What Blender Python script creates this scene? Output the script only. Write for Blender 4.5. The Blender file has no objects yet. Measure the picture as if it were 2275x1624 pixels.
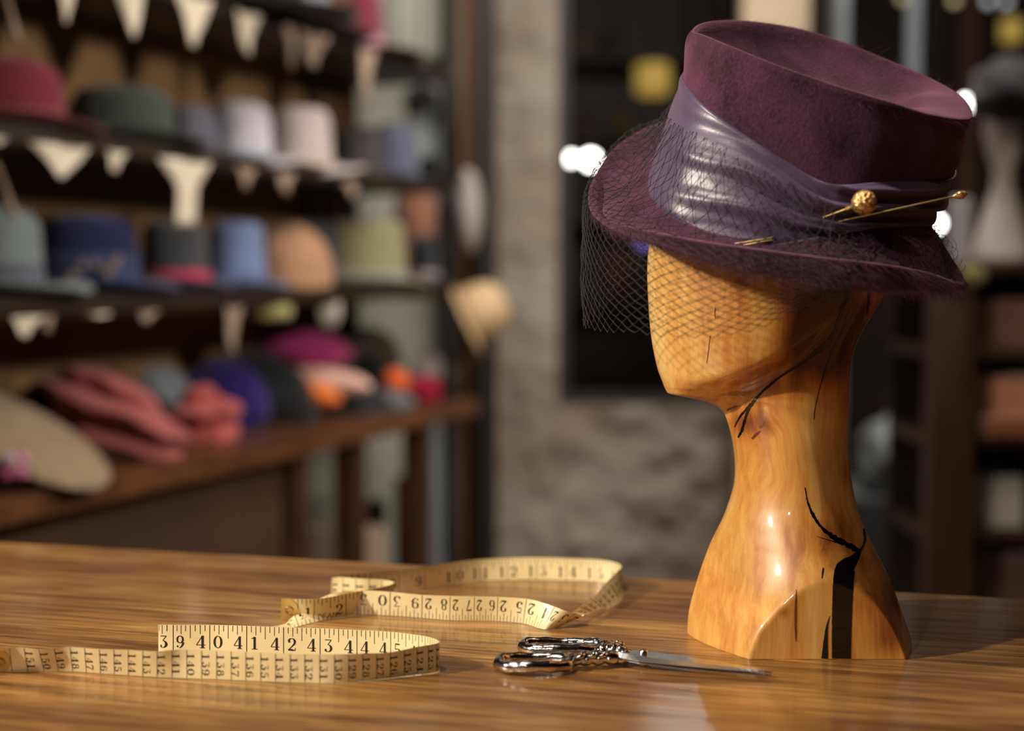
import bpy, bmesh, math, random
import numpy as np
from mathutils import Vector, Matrix, noise as mnoise
from mathutils.bvhtree import BVHTree
random.seed(7)
SC = bpy.context.scene
COL = SC.collection
# ------------------------------------------------------------------ camera
FPX = 3388.0; CX = 1137.5; CY = 812.0
TZ = 0.90                      # table top height
CAMZ = TZ + 0.27
PITCH = math.atan(212.0/FPX)
cd = bpy.data.cameras.new('camera'); cam = bpy.data.objects.new('camera', cd); COL.objects.link(cam)
cam.location = (0, 0, CAMZ); cam.rotation_euler = (math.pi/2-PITCH, 0, 0)
cd.sensor_width = 36; cd.lens = 36*FPX/2275.0; cd.clip_start = 0.05; cd.clip_end = 60
cd.dof.use_dof = True; cd.dof.focus_distance = 1.09; cd.dof.aperture_fstop = 2.7
SC.camera = cam
SC.view_settings.view_transform = 'Standard'; SC.view_settings.look = 'None'
SC.view_settings.exposure = 0.0; SC.view_settings.gamma = 1.0
# ------------------------------------------------------------------ world and lights
w = bpy.data.worlds.new('world'); SC.world = w; w.use_nodes = True
w.node_tree.nodes['Background'].inputs[0].default_value = (1.0, 0.86, 0.7, 1)
w.node_tree.nodes['Background'].inputs[1].default_value = 0.05
def lamp(name, kind, loc, target, power, size, color, spot=None, blend=0.4):
    l = bpy.data.lights.new(name, kind); l.energy = power; l.color = color
    if kind == 'AREA': l.shape = 'DISK'; l.size = size
    else: l.shadow_soft_size = size
    if spot: l.spot_size = math.radians(spot); l.spot_blend = blend
    o = bpy.data.objects.new(name, l); COL.objects.link(o); o.location = loc
    o.rotation_euler = (Vector(target)-Vector(loc)).to_track_quat('-Z', 'Y').to_euler()
    return o
WARM = (1.0, 0.80, 0.58)
lamp('wall_spot_key', 'SPOT', (-1.95, 0.35, 2.1), (0.15, 1.1, 1.05), 245, 0.04, (1.0, .87, .72), 60)
lamp('wall_spot_second', 'SPOT', (-1.15, -0.75, 2.35), (0.1, 1.1, 0.9), 34, 0.05, (1.0, .88, .74), 60)
lamp('added_counter_spot', 'SPOT', (-0.55, 0.85, 2.95), (-0.1, 1.1, 0.9), 100, 0.05, (1.0, .87, .70), 70)  # added spot out of view, brightens the tabletop from above
lamp('added_shelf_spot', 'SPOT', (1.3, 1.9, 2.0), (-0.75, 3.4, 1.15), 135, 0.12, (1.0, .9, .78), 80)  # unseen spot added in mid-air to light the hats and back panel
lamp('added_fill_back', 'AREA', (0.9, 3.3, 2.9), (0.6, 5.4, 1.0), 42, 0.6, (1.0, .92, .84))  # added area fill, unseen, lifts the pillar and low wall
lamp('added_fill_far_shelf', 'AREA', (-0.3, 3.6, 2.9), (-0.4, 4.8, 1.2), 14, 0.4, (1.0, .95, .88))  # extra unseen fill added for the area beyond the shelving
lamp('added_fill_right', 'AREA', (1.4, 2.2, 2.9), (1.2, 3.4, 1.1), 13, 0.4, (1.0, .82, .62))  # fill light added out of view for the rack and display bust

# ------------------------------------------------------------------ geometry helpers
sp, cp = math.sin(PITCH), math.cos(PITCH)
def P(px, py, Y):
    a = (px-CX)/FPX; b = -(py-CY)/FPX
    d = Vector((a, cp+b*sp, -sp+b*cp))
    k = Y/d.y
    return Vector((a*k, Y, CAMZ+d.z*k))
def PH(px, py, h):            # point on the pixel ray at height h (m) above the counter
    a = (px-CX)/FPX; b = -(py-CY)/FPX
    d = Vector((a, cp+b*sp, -sp+b*cp))
    k = (TZ+h-CAMZ)/d.z
    return Vector((a*k, d.y*k, TZ+h))
def proj(v):
    dy = v[1]; dz = v[2]-CAMZ
    fwd = dy*cp-dz*sp; up = dy*sp+dz*cp
    return CX+FPX*v[0]/fwd, CY-FPX*up/fwd
def cr(p0, p1, p2, p3, t):
    t2 = t*t; t3 = t2*t
    return 0.5*((2*p1)+(-p0+p2)*t+(2*p0-5*p1+4*p2-p3)*t2+(-p0+3*p1-3*p2+p3)*t3)
def cr_closed(pts, n):
    m = len(pts); out = []
    for i in range(n):
        u = i*m/n; k = int(u); t = u-k
        out.append(cr(pts[(k-1) % m], pts[k % m], pts[(k+1) % m], pts[(k+2) % m], t))
    return out
def cr_open(pts, n):
    m = len(pts); out = []
    for i in range(n):
        u = i*(m-1)/(n-1); k = min(int(u), m-2); t = u-k
        p0 = pts[k-1] if k > 0 else pts[0]*2-pts[1]
        p3 = pts[k+2] if k+2 < m else pts[-1]*2-pts[-2]
        out.append(cr(p0, pts[k], pts[k+1], p3, t))
    return out
def interp(x, tab):
    return float(np.interp(x, [a for a, _ in tab], [b for _, b in tab]))
def sinterp(x, tab):          # smooth interpolation through a table
    if x <= tab[0][0]: return tab[0][1]
    if x >= tab[-1][0]: return tab[-1][1]
    n = len(tab)
    for k in range(n-1):
        if tab[k][0] <= x <= tab[k+1][0]:
            x0, y0 = tab[k]; x1, y1 = tab[k+1]; h = x1-x0
            def slope(i):
                if i == 0: return (tab[1][1]-tab[0][1])/(tab[1][0]-tab[0][0])
                if i == n-1: return (tab[-1][1]-tab[-2][1])/(tab[-1][0]-tab[-2][0])
                return (tab[i+1][1]-tab[i-1][1])/(tab[i+1][0]-tab[i-1][0])
            m0, m1 = slope(k)*h, slope(k+1)*h; t = (x-x0)/h
            return (2*t**3-3*t**2+1)*y0+(t**3-2*t**2+t)*m0+(-2*t**3+3*t**2)*y1+(t**3-t**2)*m1
def sstep(a, b, x):
    t = min(1, max(0, (x-a)/(b-a))); return t*t*(3-2*t)
ORG = {}
class MB:
    def __init__(s): s.v = []; s.f = []; s.m = []; s.mi = 0
    def add(s, vs, fs):
        o = len(s.v); s.v += [tuple(v) for v in vs]
        s.f += [tuple(i+o for i in f) for f in fs]; s.m += [s.mi]*len(fs)
    def box(s, c, d, rz=0, M=None):
        x, y, z = d[0]/2, d[1]/2, d[2]/2; R = Matrix.Rotation(rz, 3, 'Z') if M is None else M
        vs = [Vector(c)+R @ Vector((a*x, b*y, e*z)) for a in (-1, 1) for b in (-1, 1) for e in (-1, 1)]
        s.add(vs, [(0, 1, 3, 2), (4, 6, 7, 5), (0, 4, 5, 1), (2, 3, 7, 6), (0, 2, 6, 4), (1, 5, 7, 3)])
    def grid(s, rows, close_u=False, close_v=False):
        n = len(rows); m = len(rows[0]); vs = [p for r in rows for p in r]; fs = []
        for i in range(n if close_v else n-1):
            for j in range(m if close_u else m-1):
                a = i*m+j; b = i*m+(j+1) % m; c = ((i+1) % n)*m+(j+1) % m; d = ((i+1) % n)*m+j
                fs.append((a, b, c, d))
        s.add(vs, fs)
    def tube(s, pts, r, n=8, closed=False, cap=True):
        pts = [Vector(p) for p in pts]; m = len(pts)
        rs = r if isinstance(r, (list, tuple)) else [r]*m
        rows = []; prev = None
        for i, p in enumerate(pts):
            if closed: t = pts[(i+1) % m]-pts[i-1]
            else: t = pts[min(i+1, m-1)]-pts[max(i-1, 0)]
            if t.length < 1e-9: t = Vector((0, 0, 1))
            t.normalize()
            if prev is None:
                a = Vector((0, 0, 1)) if abs(t.z) < .9 else Vector((1, 0, 0)); u = t.cross(a).normalized()
            else: u = (prev-t*prev.dot(t)).normalized()
            prev = u; vv = t.cross(u)
            rows.append([p+(u*math.cos(2*math.pi*k/n)+vv*math.sin(2*math.pi*k/n))*rs[i] for k in range(n)])
        s.grid(rows, close_u=True, close_v=closed)
        if cap and not closed:
            o = len(s.v)-m*n
            s.f.append(tuple(o+k for k in range(n))[::-1]); s.f.append(tuple(o+(m-1)*n+k for k in range(n))); s.m += [s.mi]*2
    def lathe(s, prof, c, n=32, sx=1, sy=1, M=None):
        rows = []
        for r, z in prof:
            row = []
            for k in range(n):
                v = Vector((r*sx*math.cos(2*math.pi*k/n), r*sy*math.sin(2*math.pi*k/n), z))
                if M is not None: v = M @ v
                row.append(Vector(c)+v)
            rows.append(row)
        s.grid(rows, close_u=True)
    def sphere(s, c, r, n=16, m=10, sc=(1, 1, 1), M=None):
        rows = []
        for i in range(m+1):
            a = math.pi*i/m; rr = max(math.sin(a), 1e-3)
            row = []
            for k in range(n):
                v = Vector((rr*math.cos(2*math.pi*k/n)*sc[0], rr*math.sin(2*math.pi*k/n)*sc[1], -math.cos(a)*sc[2]))*r
                if M is not None: v = M @ v
                row.append(Vector(c)+v)
            rows.append(row)
        s.grid(rows, close_u=True)
    def build(s, name, mats, parent=None, smooth=True, bevel=0, origin=None, solid=0, sub=0):
        me = bpy.data.meshes.new(name)
        og = Vector(origin) if origin is not None else Vector((0, 0, 0))
        if parent is not None: og = ORG.get(parent.name, Vector((0, 0, 0)))
        vs = [(v[0]-og.x, v[1]-og.y, v[2]-og.z) for v in s.v]
        me.from_pydata(vs, [], s.f)
        if not isinstance(mats, (list, tuple)): mats = [mats]
        for m in mats: me.materials.append(m)
        if len(mats) > 1: me.polygons.foreach_set('material_index', s.m)
        if smooth: me.polygons.foreach_set('use_smooth', [True]*len(me.polygons))
        me.update()
        o = bpy.data.objects.new(name, me); COL.objects.link(o)
        if parent is not None: o.parent = parent
        else: o.location = og
        ORG[o.name] = og
        if bevel:
            b = o.modifiers.new('bevel', 'BEVEL'); b.width = bevel; b.segments = 2; b.limit_method = 'ANGLE'
        if solid:
            b = o.modifiers.new('solid', 'SOLIDIFY'); b.thickness = solid; b.offset = 0
        if sub:
            b = o.modifiers.new('sub', 'SUBSURF'); b.levels = sub; b.render_levels = sub
        return o
def tag(o, label=None, cat=None, group=None, kind=None):
    if label: o['label'] = label
    if cat: o['category'] = cat
    if group: o['group'] = group
    if kind: o['kind'] = kind
    return o
def empty(name, loc, label, cat, group=None):
    o = bpy.data.objects.new(name, None); COL.objects.link(o); o.location = loc; o.empty_display_size = .02
    ORG[o.name] = Vector(loc); return tag(o, label, cat, group)
# ------------------------------------------------------------------ materials
def srgb(r, g, b):
    f = lambda c: (c/255/12.92) if c/255 <= .04045 else ((c/255+.055)/1.055)**2.4
    return (f(r), f(g), f(b), 1)
def mat(name, c1, c2=None, rough=.6, scale=8, stretch=(1, 1, 1), metal=0, coat=0, sheen=0, bump=0, bscale=None, spec=.5,
        emit=0, det=4, dist=0, lo=.35, hi=.65, coatr=.08, sheent=None):
    m = bpy.data.materials.new(name); m.use_nodes = True; nt = m.node_tree; N = nt.nodes; L = nt.links
    b = N['Principled BSDF']
    b.inputs['Roughness'].default_value = rough; b.inputs['Metallic'].default_value = metal
    b.inputs['Coat Weight'].default_value = coat; b.inputs['Coat Roughness'].default_value = coatr
    b.inputs['Sheen Weight'].default_value = sheen; b.inputs['Specular IOR Level'].default_value = spec
    if sheent: b.inputs['Sheen Tint'].default_value = sheent
    b.inputs['Base Color'].default_value = c1
    tc = N.new('ShaderNodeTexCoord'); mp = N.new('ShaderNodeMapping'); L.new(tc.outputs['Object'], mp.inputs[0])
    mp.inputs['Scale'].default_value = stretch
    ns = N.new('ShaderNodeTexNoise'); ns.inputs['Scale'].default_value = scale; ns.inputs['Detail'].default_value = det
    ns.inputs['Distortion'].default_value = dist
    L.new(mp.outputs[0], ns.inputs['Vector'])
    rp = N.new('ShaderNodeValToRGB'); rp.color_ramp.elements[0].position = lo; rp.color_ramp.elements[1].position = hi
    rp.color_ramp.elements[0].color = c1; rp.color_ramp.elements[1].color = c2 or c1
    L.new(ns.outputs['Fac'], rp.inputs[0]); L.new(rp.outputs[0], b.inputs['Base Color'])
    if bump:
        n2 = N.new('ShaderNodeTexNoise'); n2.inputs['Scale'].default_value = bscale or scale*4; n2.inputs['Detail'].default_value = 5
        L.new(mp.outputs[0], n2.inputs['Vector'])
        bp = N.new('ShaderNodeBump'); bp.inputs['Strength'].default_value = bump; bp.inputs['Distance'].default_value = .002
        L.new(n2.outputs['Fac'], bp.inputs['Height']); L.new(bp.outputs[0], b.inputs['Normal'])
    if emit:
        b.inputs['Emission Color'].default_value = c1; b.inputs['Emission Strength'].default_value = emit
    m['ramp'] = rp.name
    return m
_fc = {}
def felt(r, g, b, k=1.25, sheen=.25):
    key = (r, g, b)
    if key not in _fc:
        a = srgb(r, g, b); c = tuple(min(1, x*k) for x in a[:3])+(1,)
        _fc[key] = mat('felt_%d_%d_%d' % key, a, c, rough=.9, scale=30, sheen=sheen, bump=.3, bscale=250, spec=.2)
    return _fc[key]
M_dark = mat('dark_metal', srgb(28, 27, 28), srgb(40, 38, 38), rough=.5, scale=20)
M_black = mat('black_resin', srgb(9, 8, 10), srgb(14, 12, 14), rough=.25, coat=.9, scale=40)
M_brass = mat('brass', srgb(214, 184, 112), srgb(226, 198, 128), rough=.4, metal=.35, scale=60)
M_gold = mat('gold_filigree', srgb(214, 160, 96), srgb(240, 200, 140), rough=.3, metal=.75, scale=90)
_n = M_gold.node_tree; _v = _n.nodes.new('ShaderNodeTexVoronoi'); _v.inputs['Scale'].default_value = 420; _t = _n.nodes.new('ShaderNodeTexCoord')
_n.links.new(_t.outputs['Object'], _v.inputs['Vector']); _r = _n.nodes.new('ShaderNodeValToRGB')
_r.color_ramp.elements[0].position = .22; _r.color_ramp.elements[0].color = srgb(70, 26, 22); _r.color_ramp.elements[1].position = .36; _r.color_ramp.elements[1].color = srgb(232, 186, 122)
_n.links.new(_v.outputs['Distance'], _r.inputs[0]); _n.links.new(_r.outputs[0], _n.nodes['Principled BSDF'].inputs['Base Color'])
_b = _n.nodes.new('ShaderNodeBump'); _b.inputs['Strength'].default_value = .8; _b.inputs['Distance'].default_value = .0006
_n.links.new(_v.outputs['Distance'], _b.inputs['Height']); _n.links.new(_b.outputs[0], _n.nodes['Principled BSDF'].inputs['Normal'])
M_blade = mat('blade_steel', (.62, .64, .68, 1), (.7, .72, .76, 1), rough=.26, metal=1, scale=40)
M_chrome = mat('chrome', (.86, .85, .86, 1), (.78, .77, .78, 1), rough=.13, metal=1, scale=40, bump=.25, bscale=260)

def counter_material():
    m = bpy.data.materials.new('varnished_counter_wood'); m.use_nodes = True; nt = m.node_tree; N = nt.nodes; L = nt.links
    b = N['Principled BSDF']
    tc = N.new('ShaderNodeTexCoord')
    def nz(sc, st, det=5, dist=0):
        mp = N.new('ShaderNodeMapping'); mp.inputs['Scale'].default_value = st; L.new(tc.outputs['Object'], mp.inputs[0])
        n = N.new('ShaderNodeTexNoise'); n.inputs['Scale'].default_value = sc; n.inputs['Detail'].default_value = det
        n.inputs['Distortion'].default_value = dist; L.new(mp.outputs[0], n.inputs['Vector']); return n
    # planks: object y split into boards
    sx = N.new('ShaderNodeSeparateXYZ'); L.new(tc.outputs['Object'], sx.inputs[0])
    mu = N.new('ShaderNodeMath'); mu.operation = 'MULTIPLY'; mu.inputs[1].default_value = 1/.085; L.new(sx.outputs['Y'], mu.inputs[0])
    fl = N.new('ShaderNodeMath'); fl.operation = 'FLOOR'; L.new(mu.outputs[0], fl.inputs[0])
    wn = N.new('ShaderNodeTexWhiteNoise'); wn.noise_dimensions = '1D'; L.new(fl.outputs[0], wn.inputs['W'])
    fr = N.new('ShaderNodeMath'); fr.operation = 'FRACT'; L.new(mu.outputs[0], fr.inputs[0])
    g1 = nz(9, (1, 16, 1), 6, .6); g2 = nz(26, (1, 26, 1), 5, .3); g3 = nz(3.2, (1, 5, 1), 3, .8)
    r1 = N.new('ShaderNodeValToRGB'); e = r1.color_ramp.elements
    e[0].position = .30; e[0].color = srgb(112, 76, 40); e[1].position = .72; e[1].color = srgb(214, 168, 100)
    k = e.new(.5); k.color = srgb(176, 128, 70)
    L.new(g1.outputs['Fac'], r1.inputs[0])
    mx = N.new('ShaderNodeMix'); mx.data_type = 'RGBA'; mx.blend_type = 'MULTIPLY'; mx.inputs[0].default_value = .8
    r2 = N.new('ShaderNodeValToRGB'); r2.color_ramp.elements[0].position = .32; r2.color_ramp.elements[0].color = (.45, .38, .32, 1)
    r2.color_ramp.elements[1].position = .55; r2.color_ramp.elements[1].color = (1, 1, 1, 1)
    L.new(g2.outputs['Fac'], r2.inputs[0]); L.new(r1.outputs[0], mx.inputs[6]); L.new(r2.outputs[0], mx.inputs[7])
    mx2 = N.new('ShaderNodeMix'); mx2.data_type = 'RGBA'; mx2.blend_type = 'MULTIPLY'; mx2.inputs[0].default_value = .85
    r3 = N.new('ShaderNodeValToRGB'); r3.color_ramp.elements[0].position = .36; r3.color_ramp.elements[0].color = (.5, .42, .36, 1)
    r3.color_ramp.elements[1].position = .62; r3.color_ramp.elements[1].color = (1, 1, 1, 1)
    L.new(g3.outputs['Fac'], r3.inputs[0]); L.new(mx.outputs[2], mx2.inputs[6]); L.new(r3.outputs[0], mx2.inputs[7])
    mx3 = N.new('ShaderNodeMix'); mx3.data_type = 'RGBA'; mx3.blend_type = 'MULTIPLY'; mx3.inputs[0].default_value = 1
    r4 = N.new('ShaderNodeValToRGB'); r4.color_ramp.elements[0].color = (.72, .66, .6, 1); r4.color_ramp.elements[1].color = (1.0, 1.0, 1.0, 1)
    L.new(wn.outputs['Value'], r4.inputs[0]); L.new(mx2.outputs[2], mx3.inputs[6]); L.new(r4.outputs[0], mx3.inputs[7])
    # seams
    r5 = N.new('ShaderNodeValToRGB'); el = r5.color_ramp.elements; el[0].position = 0; el[0].color = (.2, .15, .12, 1)
    el[1].position = .02; el[1].color = (1, 1, 1, 1)
    L.new(fr.outputs[0], r5.inputs[0])
    mx4 = N.new('ShaderNodeMix'); mx4.data_type = 'RGBA'; mx4.blend_type = 'MULTIPLY'; mx4.inputs[0].default_value = .8
    L.new(mx3.outputs[2], mx4.inputs[6]); L.new(r5.outputs[0], mx4.inputs[7])
    # dust specks in the varnish
    vo = N.new('ShaderNodeTexVoronoi'); vo.inputs['Scale'].default_value = 75; L.new(tc.outputs['Object'], vo.inputs['Vector'])
    r6 = N.new('ShaderNodeValToRGB'); r6.color_ramp.elements[0].position = .035; r6.color_ramp.elements[0].color = (1, 1, 1, 1)
    r6.color_ramp.elements[1].position = .06; r6.color_ramp.elements[1].color = (0, 0, 0, 1)
    L.new(vo.outputs['Distance'], r6.inputs[0])
    sm = N.new('ShaderNodeSeparateColor'); L.new(vo.outputs['Color'], sm.inputs[0])
    gt = N.new('ShaderNodeMath'); gt.operation = 'GREATER_THAN'; gt.inputs[1].default_value = .86; L.new(sm.outputs[0], gt.inputs[0])
    ml = N.new('ShaderNodeMath'); ml.operation = 'MULTIPLY'; L.new(gt.outputs[0], ml.inputs[0]); L.new(r6.outputs[0], ml.inputs[1])
    mx5 = N.new('ShaderNodeMix'); mx5.data_type = 'RGBA'; L.new(ml.outputs[0], mx5.inputs[0])
    L.new(mx4.outputs[2], mx5.inputs[6]); mx5.inputs[7].default_value = srgb(200, 180, 150)
    L.new(mx5.outputs[2], b.inputs['Base Color'])
    b.inputs['Roughness'].default_value = .42; b.inputs['Coat Weight'].default_value = .5; b.inputs['Coat Roughness'].default_value = .10
    bn = nz(14, (1, 5, 1), 3); bp = N.new('ShaderNodeBump'); bp.inputs['Strength'].default_value = .05; bp.inputs['Distance'].default_value = .004
    L.new(bn.outputs['Fac'], bp.inputs['Height']); L.new(bp.outputs[0], b.inputs['Coat Normal']); L.new(bp.outputs[0], b.inputs['Normal'])
    return m
M_counter = counter_material()

def carved_material():
    m = bpy.data.materials.new('polished_yew_wood'); m.use_nodes = True; nt = m.node_tree; N = nt.nodes; L = nt.links
    b = N['Principled BSDF']; tc = N.new('ShaderNodeTexCoord')
    at = N.new('ShaderNodeAttribute'); at.attribute_name = 'figure'
    # warp the coordinate for the swirl
    wp = N.new('ShaderNodeTexNoise'); wp.inputs['Scale'].default_value = 11; wp.inputs['Detail'].default_value = 2
    L.new(tc.outputs['Object'], wp.inputs['Vector'])
    sb = N.new('ShaderNodeVectorMath'); sb.operation = 'SUBTRACT'; sb.inputs[1].default_value = (.5, .5, .5); L.new(wp.outputs['Color'], sb.inputs[0])
    sc_ = N.new('ShaderNodeVectorMath'); sc_.operation = 'SCALE'; L.new(sb.outputs[0], sc_.inputs[0])
    sg = N.new('ShaderNodeSeparateColor'); L.new(at.outputs['Color'], sg.inputs[0])
    ms = N.new('ShaderNodeMath'); ms.operation = 'MULTIPLY_ADD'; ms.inputs[1].default_value = .10; ms.inputs[2].default_value = .012
    L.new(sg.outputs[1], ms.inputs[0]); L.new(ms.outputs[0], sc_.inputs['Scale'])
    ad = N.new('ShaderNodeVectorMath'); ad.operation = 'ADD'; L.new(tc.outputs['Object'], ad.inputs[0]); L.new(sc_.outputs[0], ad.inputs[1])
    mp = N.new('ShaderNodeMapping'); mp.inputs['Scale'].default_value = (1, .5, .09); L.new(ad.outputs[0], mp.inputs[0])
    n1 = N.new('ShaderNodeTexNoise'); n1.inputs['Scale'].default_value = 120; n1.inputs['Detail'].default_value = 5; n1.inputs['Roughness'].default_value = .7
    L.new(mp.outputs[0], n1.inputs['Vector'])
    n2 = N.new('ShaderNodeTexNoise'); n2.inputs['Scale'].default_value = 26; n2.inputs['Detail'].default_value = 3; L.new(mp.outputs[0], n2.inputs['Vector'])
    a1 = N.new('ShaderNodeMath'); a1.operation = 'MULTIPLY_ADD'; a1.inputs[1].default_value = .5; L.new(n1.outputs['Fac'], a1.inputs[0])
    a2 = N.new('ShaderNodeMath'); a2.operation = 'MULTIPLY'; a2.inputs[1].default_value = .5; L.new(n2.outputs['Fac'], a2.inputs[0]); L.new(a2.outputs[0], a1.inputs[2])
    # heartwood share from the figure attribute
    a3 = N.new('ShaderNodeMath'); a3.operation = 'MULTIPLY_ADD'; a3.inputs[1].default_value = -.56; L.new(sg.outputs[0], a3.inputs[0]); L.new(a1.outputs[0], a3.inputs[2])
    rp = N.new('ShaderNodeValToRGB'); e = rp.color_ramp.elements
    e[0].position = .08; e[0].color = srgb(88, 38, 14); e[1].position = .62; e[1].color = srgb(246, 204, 128)
    for p, c in ((.24, srgb(150, 86, 34)), (.38, srgb(204, 134, 60)), (.47, srgb(224, 164, 82)), (.54, srgb(234, 180, 98))):
        k = e.new(p); k.color = c
    L.new(a3.outputs[0], rp.inputs[0])
    # fine brown flecks
    vo = N.new('ShaderNodeTexNoise'); vo.inputs['Scale'].default_value = 90; vo.inputs['Detail'].default_value = 4; L.new(mp.outputs[0], vo.inputs['Vector'])
    L.new(rp.outputs[0], b.inputs['Base Color'])
    b.inputs['Roughness'].default_value = .38; b.inputs['Coat Weight'].default_value = .8; b.inputs['Coat Roughness'].default_value = .06
    b.inputs['Subsurface Weight'].default_value = 0.0
    return m
M_yew = carved_material()

def fur_felt_material():
    m = bpy.data.materials.new('plum_fur_felt'); m.use_nodes = True; nt = m.node_tree; N = nt.nodes; L = nt.links
    b = N['Principled BSDF']; tc = N.new('ShaderNodeTexCoord')
    mp = N.new('ShaderNodeMapping'); mp.inputs['Scale'].default_value = (.8, 1, .55); mp.inputs['Rotation'].default_value = (0, .5, 0); L.new(tc.outputs['Object'], mp.inputs[0])
    n = N.new('ShaderNodeTexNoise'); n.inputs['Scale'].default_value = 620; n.inputs['Detail'].default_value = 5; n.inputs['Roughness'].default_value = .7; L.new(mp.outputs[0], n.inputs['Vector'])
    n2 = N.new('ShaderNodeTexNoise'); n2.inputs['Scale'].default_value = 45; n2.inputs['Detail'].default_value = 4; L.new(mp.outputs[0], n2.inputs['Vector'])
    a = N.new('ShaderNodeMath'); a.operation = 'ADD'; L.new(n.outputs['Fac'], a.inputs[0]); L.new(n2.outputs['Fac'], a.inputs[1])
    rp = N.new('ShaderNodeValToRGB'); rp.color_ramp.elements[0].position = .75; rp.color_ramp.elements[0].color = srgb(30, 12, 23)
    rp.color_ramp.elements[1].position = 1.25; rp.color_ramp.elements[1].color = srgb(84, 46, 70)
    mr = N.new('ShaderNodeMath'); mr.operation = 'MULTIPLY'; mr.inputs[1].default_value = .8
    rp.color_ramp.elements[0].position = .6; rp.color_ramp.elements[1].position = 1.0
    L.new(a.outputs[0], mr.inputs[0]); L.new(mr.outputs[0], rp.inputs[0]); L.new(rp.outputs[0], b.inputs['Base Color'])
    b.inputs['Roughness'].default_value = .85; b.inputs['Specular IOR Level'].default_value = .15
    b.inputs['Sheen Weight'].default_value = .55; b.inputs['Sheen Roughness'].default_value = .45; b.inputs['Sheen Tint'].default_value = srgb(235, 170, 205)
    bp = N.new('ShaderNodeBump'); bp.inputs['Strength'].default_value = .6; bp.inputs['Distance'].default_value = .0012
    L.new(a.outputs[0], bp.inputs['Height']); L.new(bp.outputs[0], b.inputs['Normal'])
    return m
M_plum = fur_felt_material()
M_hair = mat('plum_felt_hair', srgb(78, 40, 62), srgb(124, 80, 108), rough=.5, scale=60, spec=.3)
M_satin = mat('plum_satin', srgb(74, 60, 84), srgb(92, 76, 104), rough=.38, scale=20, sheen=.25, spec=.8, bump=.08, bscale=500, sheent=srgb(210, 190, 230))
M_net = mat('black_veil_thread', srgb(30, 31, 34), srgb(44, 45, 48), rough=.6, scale=200)

# ------------------------------------------------------------------ the room
tt = (2400-CX)/FPX; dirS = Vector((math.sin(math.atan(tt)), math.cos(math.atan(tt)), 0)); nS = Vector((-dirS.y, dirS.x, 0))
S0 = Vector((-CX/FPX*2.5, 2.5, 0))
def shelf_at(px, back=0.0):    # plan point on the line 'back' metres behind the shelf edges, in image column px
    k = (px-CX)/(FPX*0.998); o = S0+nS*back
    t = (k*o.y-o.x)/(dirS.x-k*dirS.y)
    return o+dirS*t
zA = P(0, 268, 2.5).z; zB = P(0, 662, 2.5).z; zC = P(0, 1100, 2.5).z
pt = shelf_at(930); zT = CAMZ+.55
M_floor = mat('old_floorboards', srgb(60, 42, 28), srgb(92, 66, 44), rough=.5, scale=5, stretch=(1, 8, 1))
M_ceil = mat('dark_ceiling_paint', srgb(70, 62, 54), srgb(84, 74, 64), rough=.9)
M_wallr = mat('dark_brown_wall_paint', srgb(44, 32, 26), srgb(60, 44, 34), rough=.8, scale=3)
M_pale = mat('pale_plaster', srgb(150, 150, 136), srgb(176, 176, 162), rough=.9, scale=3)
M_stone = mat('old_plastered_stone', srgb(124, 104, 88), srgb(152, 144, 130), rough=.95, scale=3.2, det=4, bump=.7, bscale=20, dist=.3, lo=.30, hi=.62)
def structure(name, mb, m, **k):
    return tag(mb.build(name, m, smooth=False, **k), kind='structure')
b = MB(); b.box((0.2, 3.2, -.05), (9, 12, .1)); structure('floor', b, M_floor)
b = MB(); b.box((0.2, 3.2, 3.25), (9, 12, .1)); structure('ceiling', b, M_ceil)
b = MB(); b.box((-3.9, 3.2, 1.6), (.1, 12, 3.3)); structure('wall_left', b, M_wallr)
b = MB(); b.box((3.9, 3.2, 1.6), (.1, 12, 3.3)); structure('wall_right', b, M_wallr)
b = MB(); b.box((0, -2.4, 1.6), (9, .1, 3.3)); structure('wall_front', b, M_pale)
b = MB(); b.box((0.2, 8.6, 1.6), (9, .1, 3.3)); structure('wall_back', b, M_wallr)
# partition of plastered masonry with a big window opening
YW = 5.1
xa, xb, xc = P(1105, 0, YW).x, P(1240, 0, YW).x, P(1880, 0, YW).x
zs = P(1240, 905, YW).z
b = MB(); b.box(((-3.85+P(1060, 0, 5.6).x)/2, 5.75, 1.6), (P(1060, 0, 5.6).x+3.85, .12, 3.2)); structure('wall_partition', b, M_pale)
b = MB()
def rough_slab(b, x0, x1, z0, z1, y, th, nx, nz, seed, amp):
    rows = []
    for i in range(nz+1):
        row = []
        for j in range(nx+1):
            x = x0+(x1-x0)*j/nx; z = z0+(z1-z0)*i/nz
            d = amp*(mnoise.fractal(Vector((x*9, seed, z*9)), 1.0, 2.0, 4))
            row.append(Vector((x, y+d, z)))
        rows.append(row)
    b.grid(rows)
    b.box(((x0+x1)/2, y+th/2+amp*2, (z0+z1)/2), (x1-x0, th, z1-z0))
rough_slab(b, xa, xb, 0, 3.2, YW, .25, 14, 160, 1.3, .02)
structure('wall_pillar', b, M_stone)
b = MB(); rough_slab(b, xb, xc, 0, zs, YW+.01, .3, 60, 50, 4.1, .03); structure('wall_low', b, M_stone)
b = MB()
for x in (xb+.02, xc-.02): b.box((x, YW+.14, (zs+3.2)/2), (.04, .06, 3.2-zs))
b.box(((xb+xc)/2, YW+.14, zs+.02), (xc-xb-.08, .06, .04))
fr_ = structure('window_1', b, M_dark)
mg = bpy.data.materials.new('window_glass'); mg.use_nodes = True; nt = mg.node_tree; nt.nodes.clear()
o_ = nt.nodes.new('ShaderNodeOutputMaterial'); mi = nt.nodes.new('ShaderNodeMixShader'); tr = nt.nodes.new('ShaderNodeBsdfTransparent'); gl = nt.nodes.new('ShaderNodeBsdfGlossy')
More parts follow.
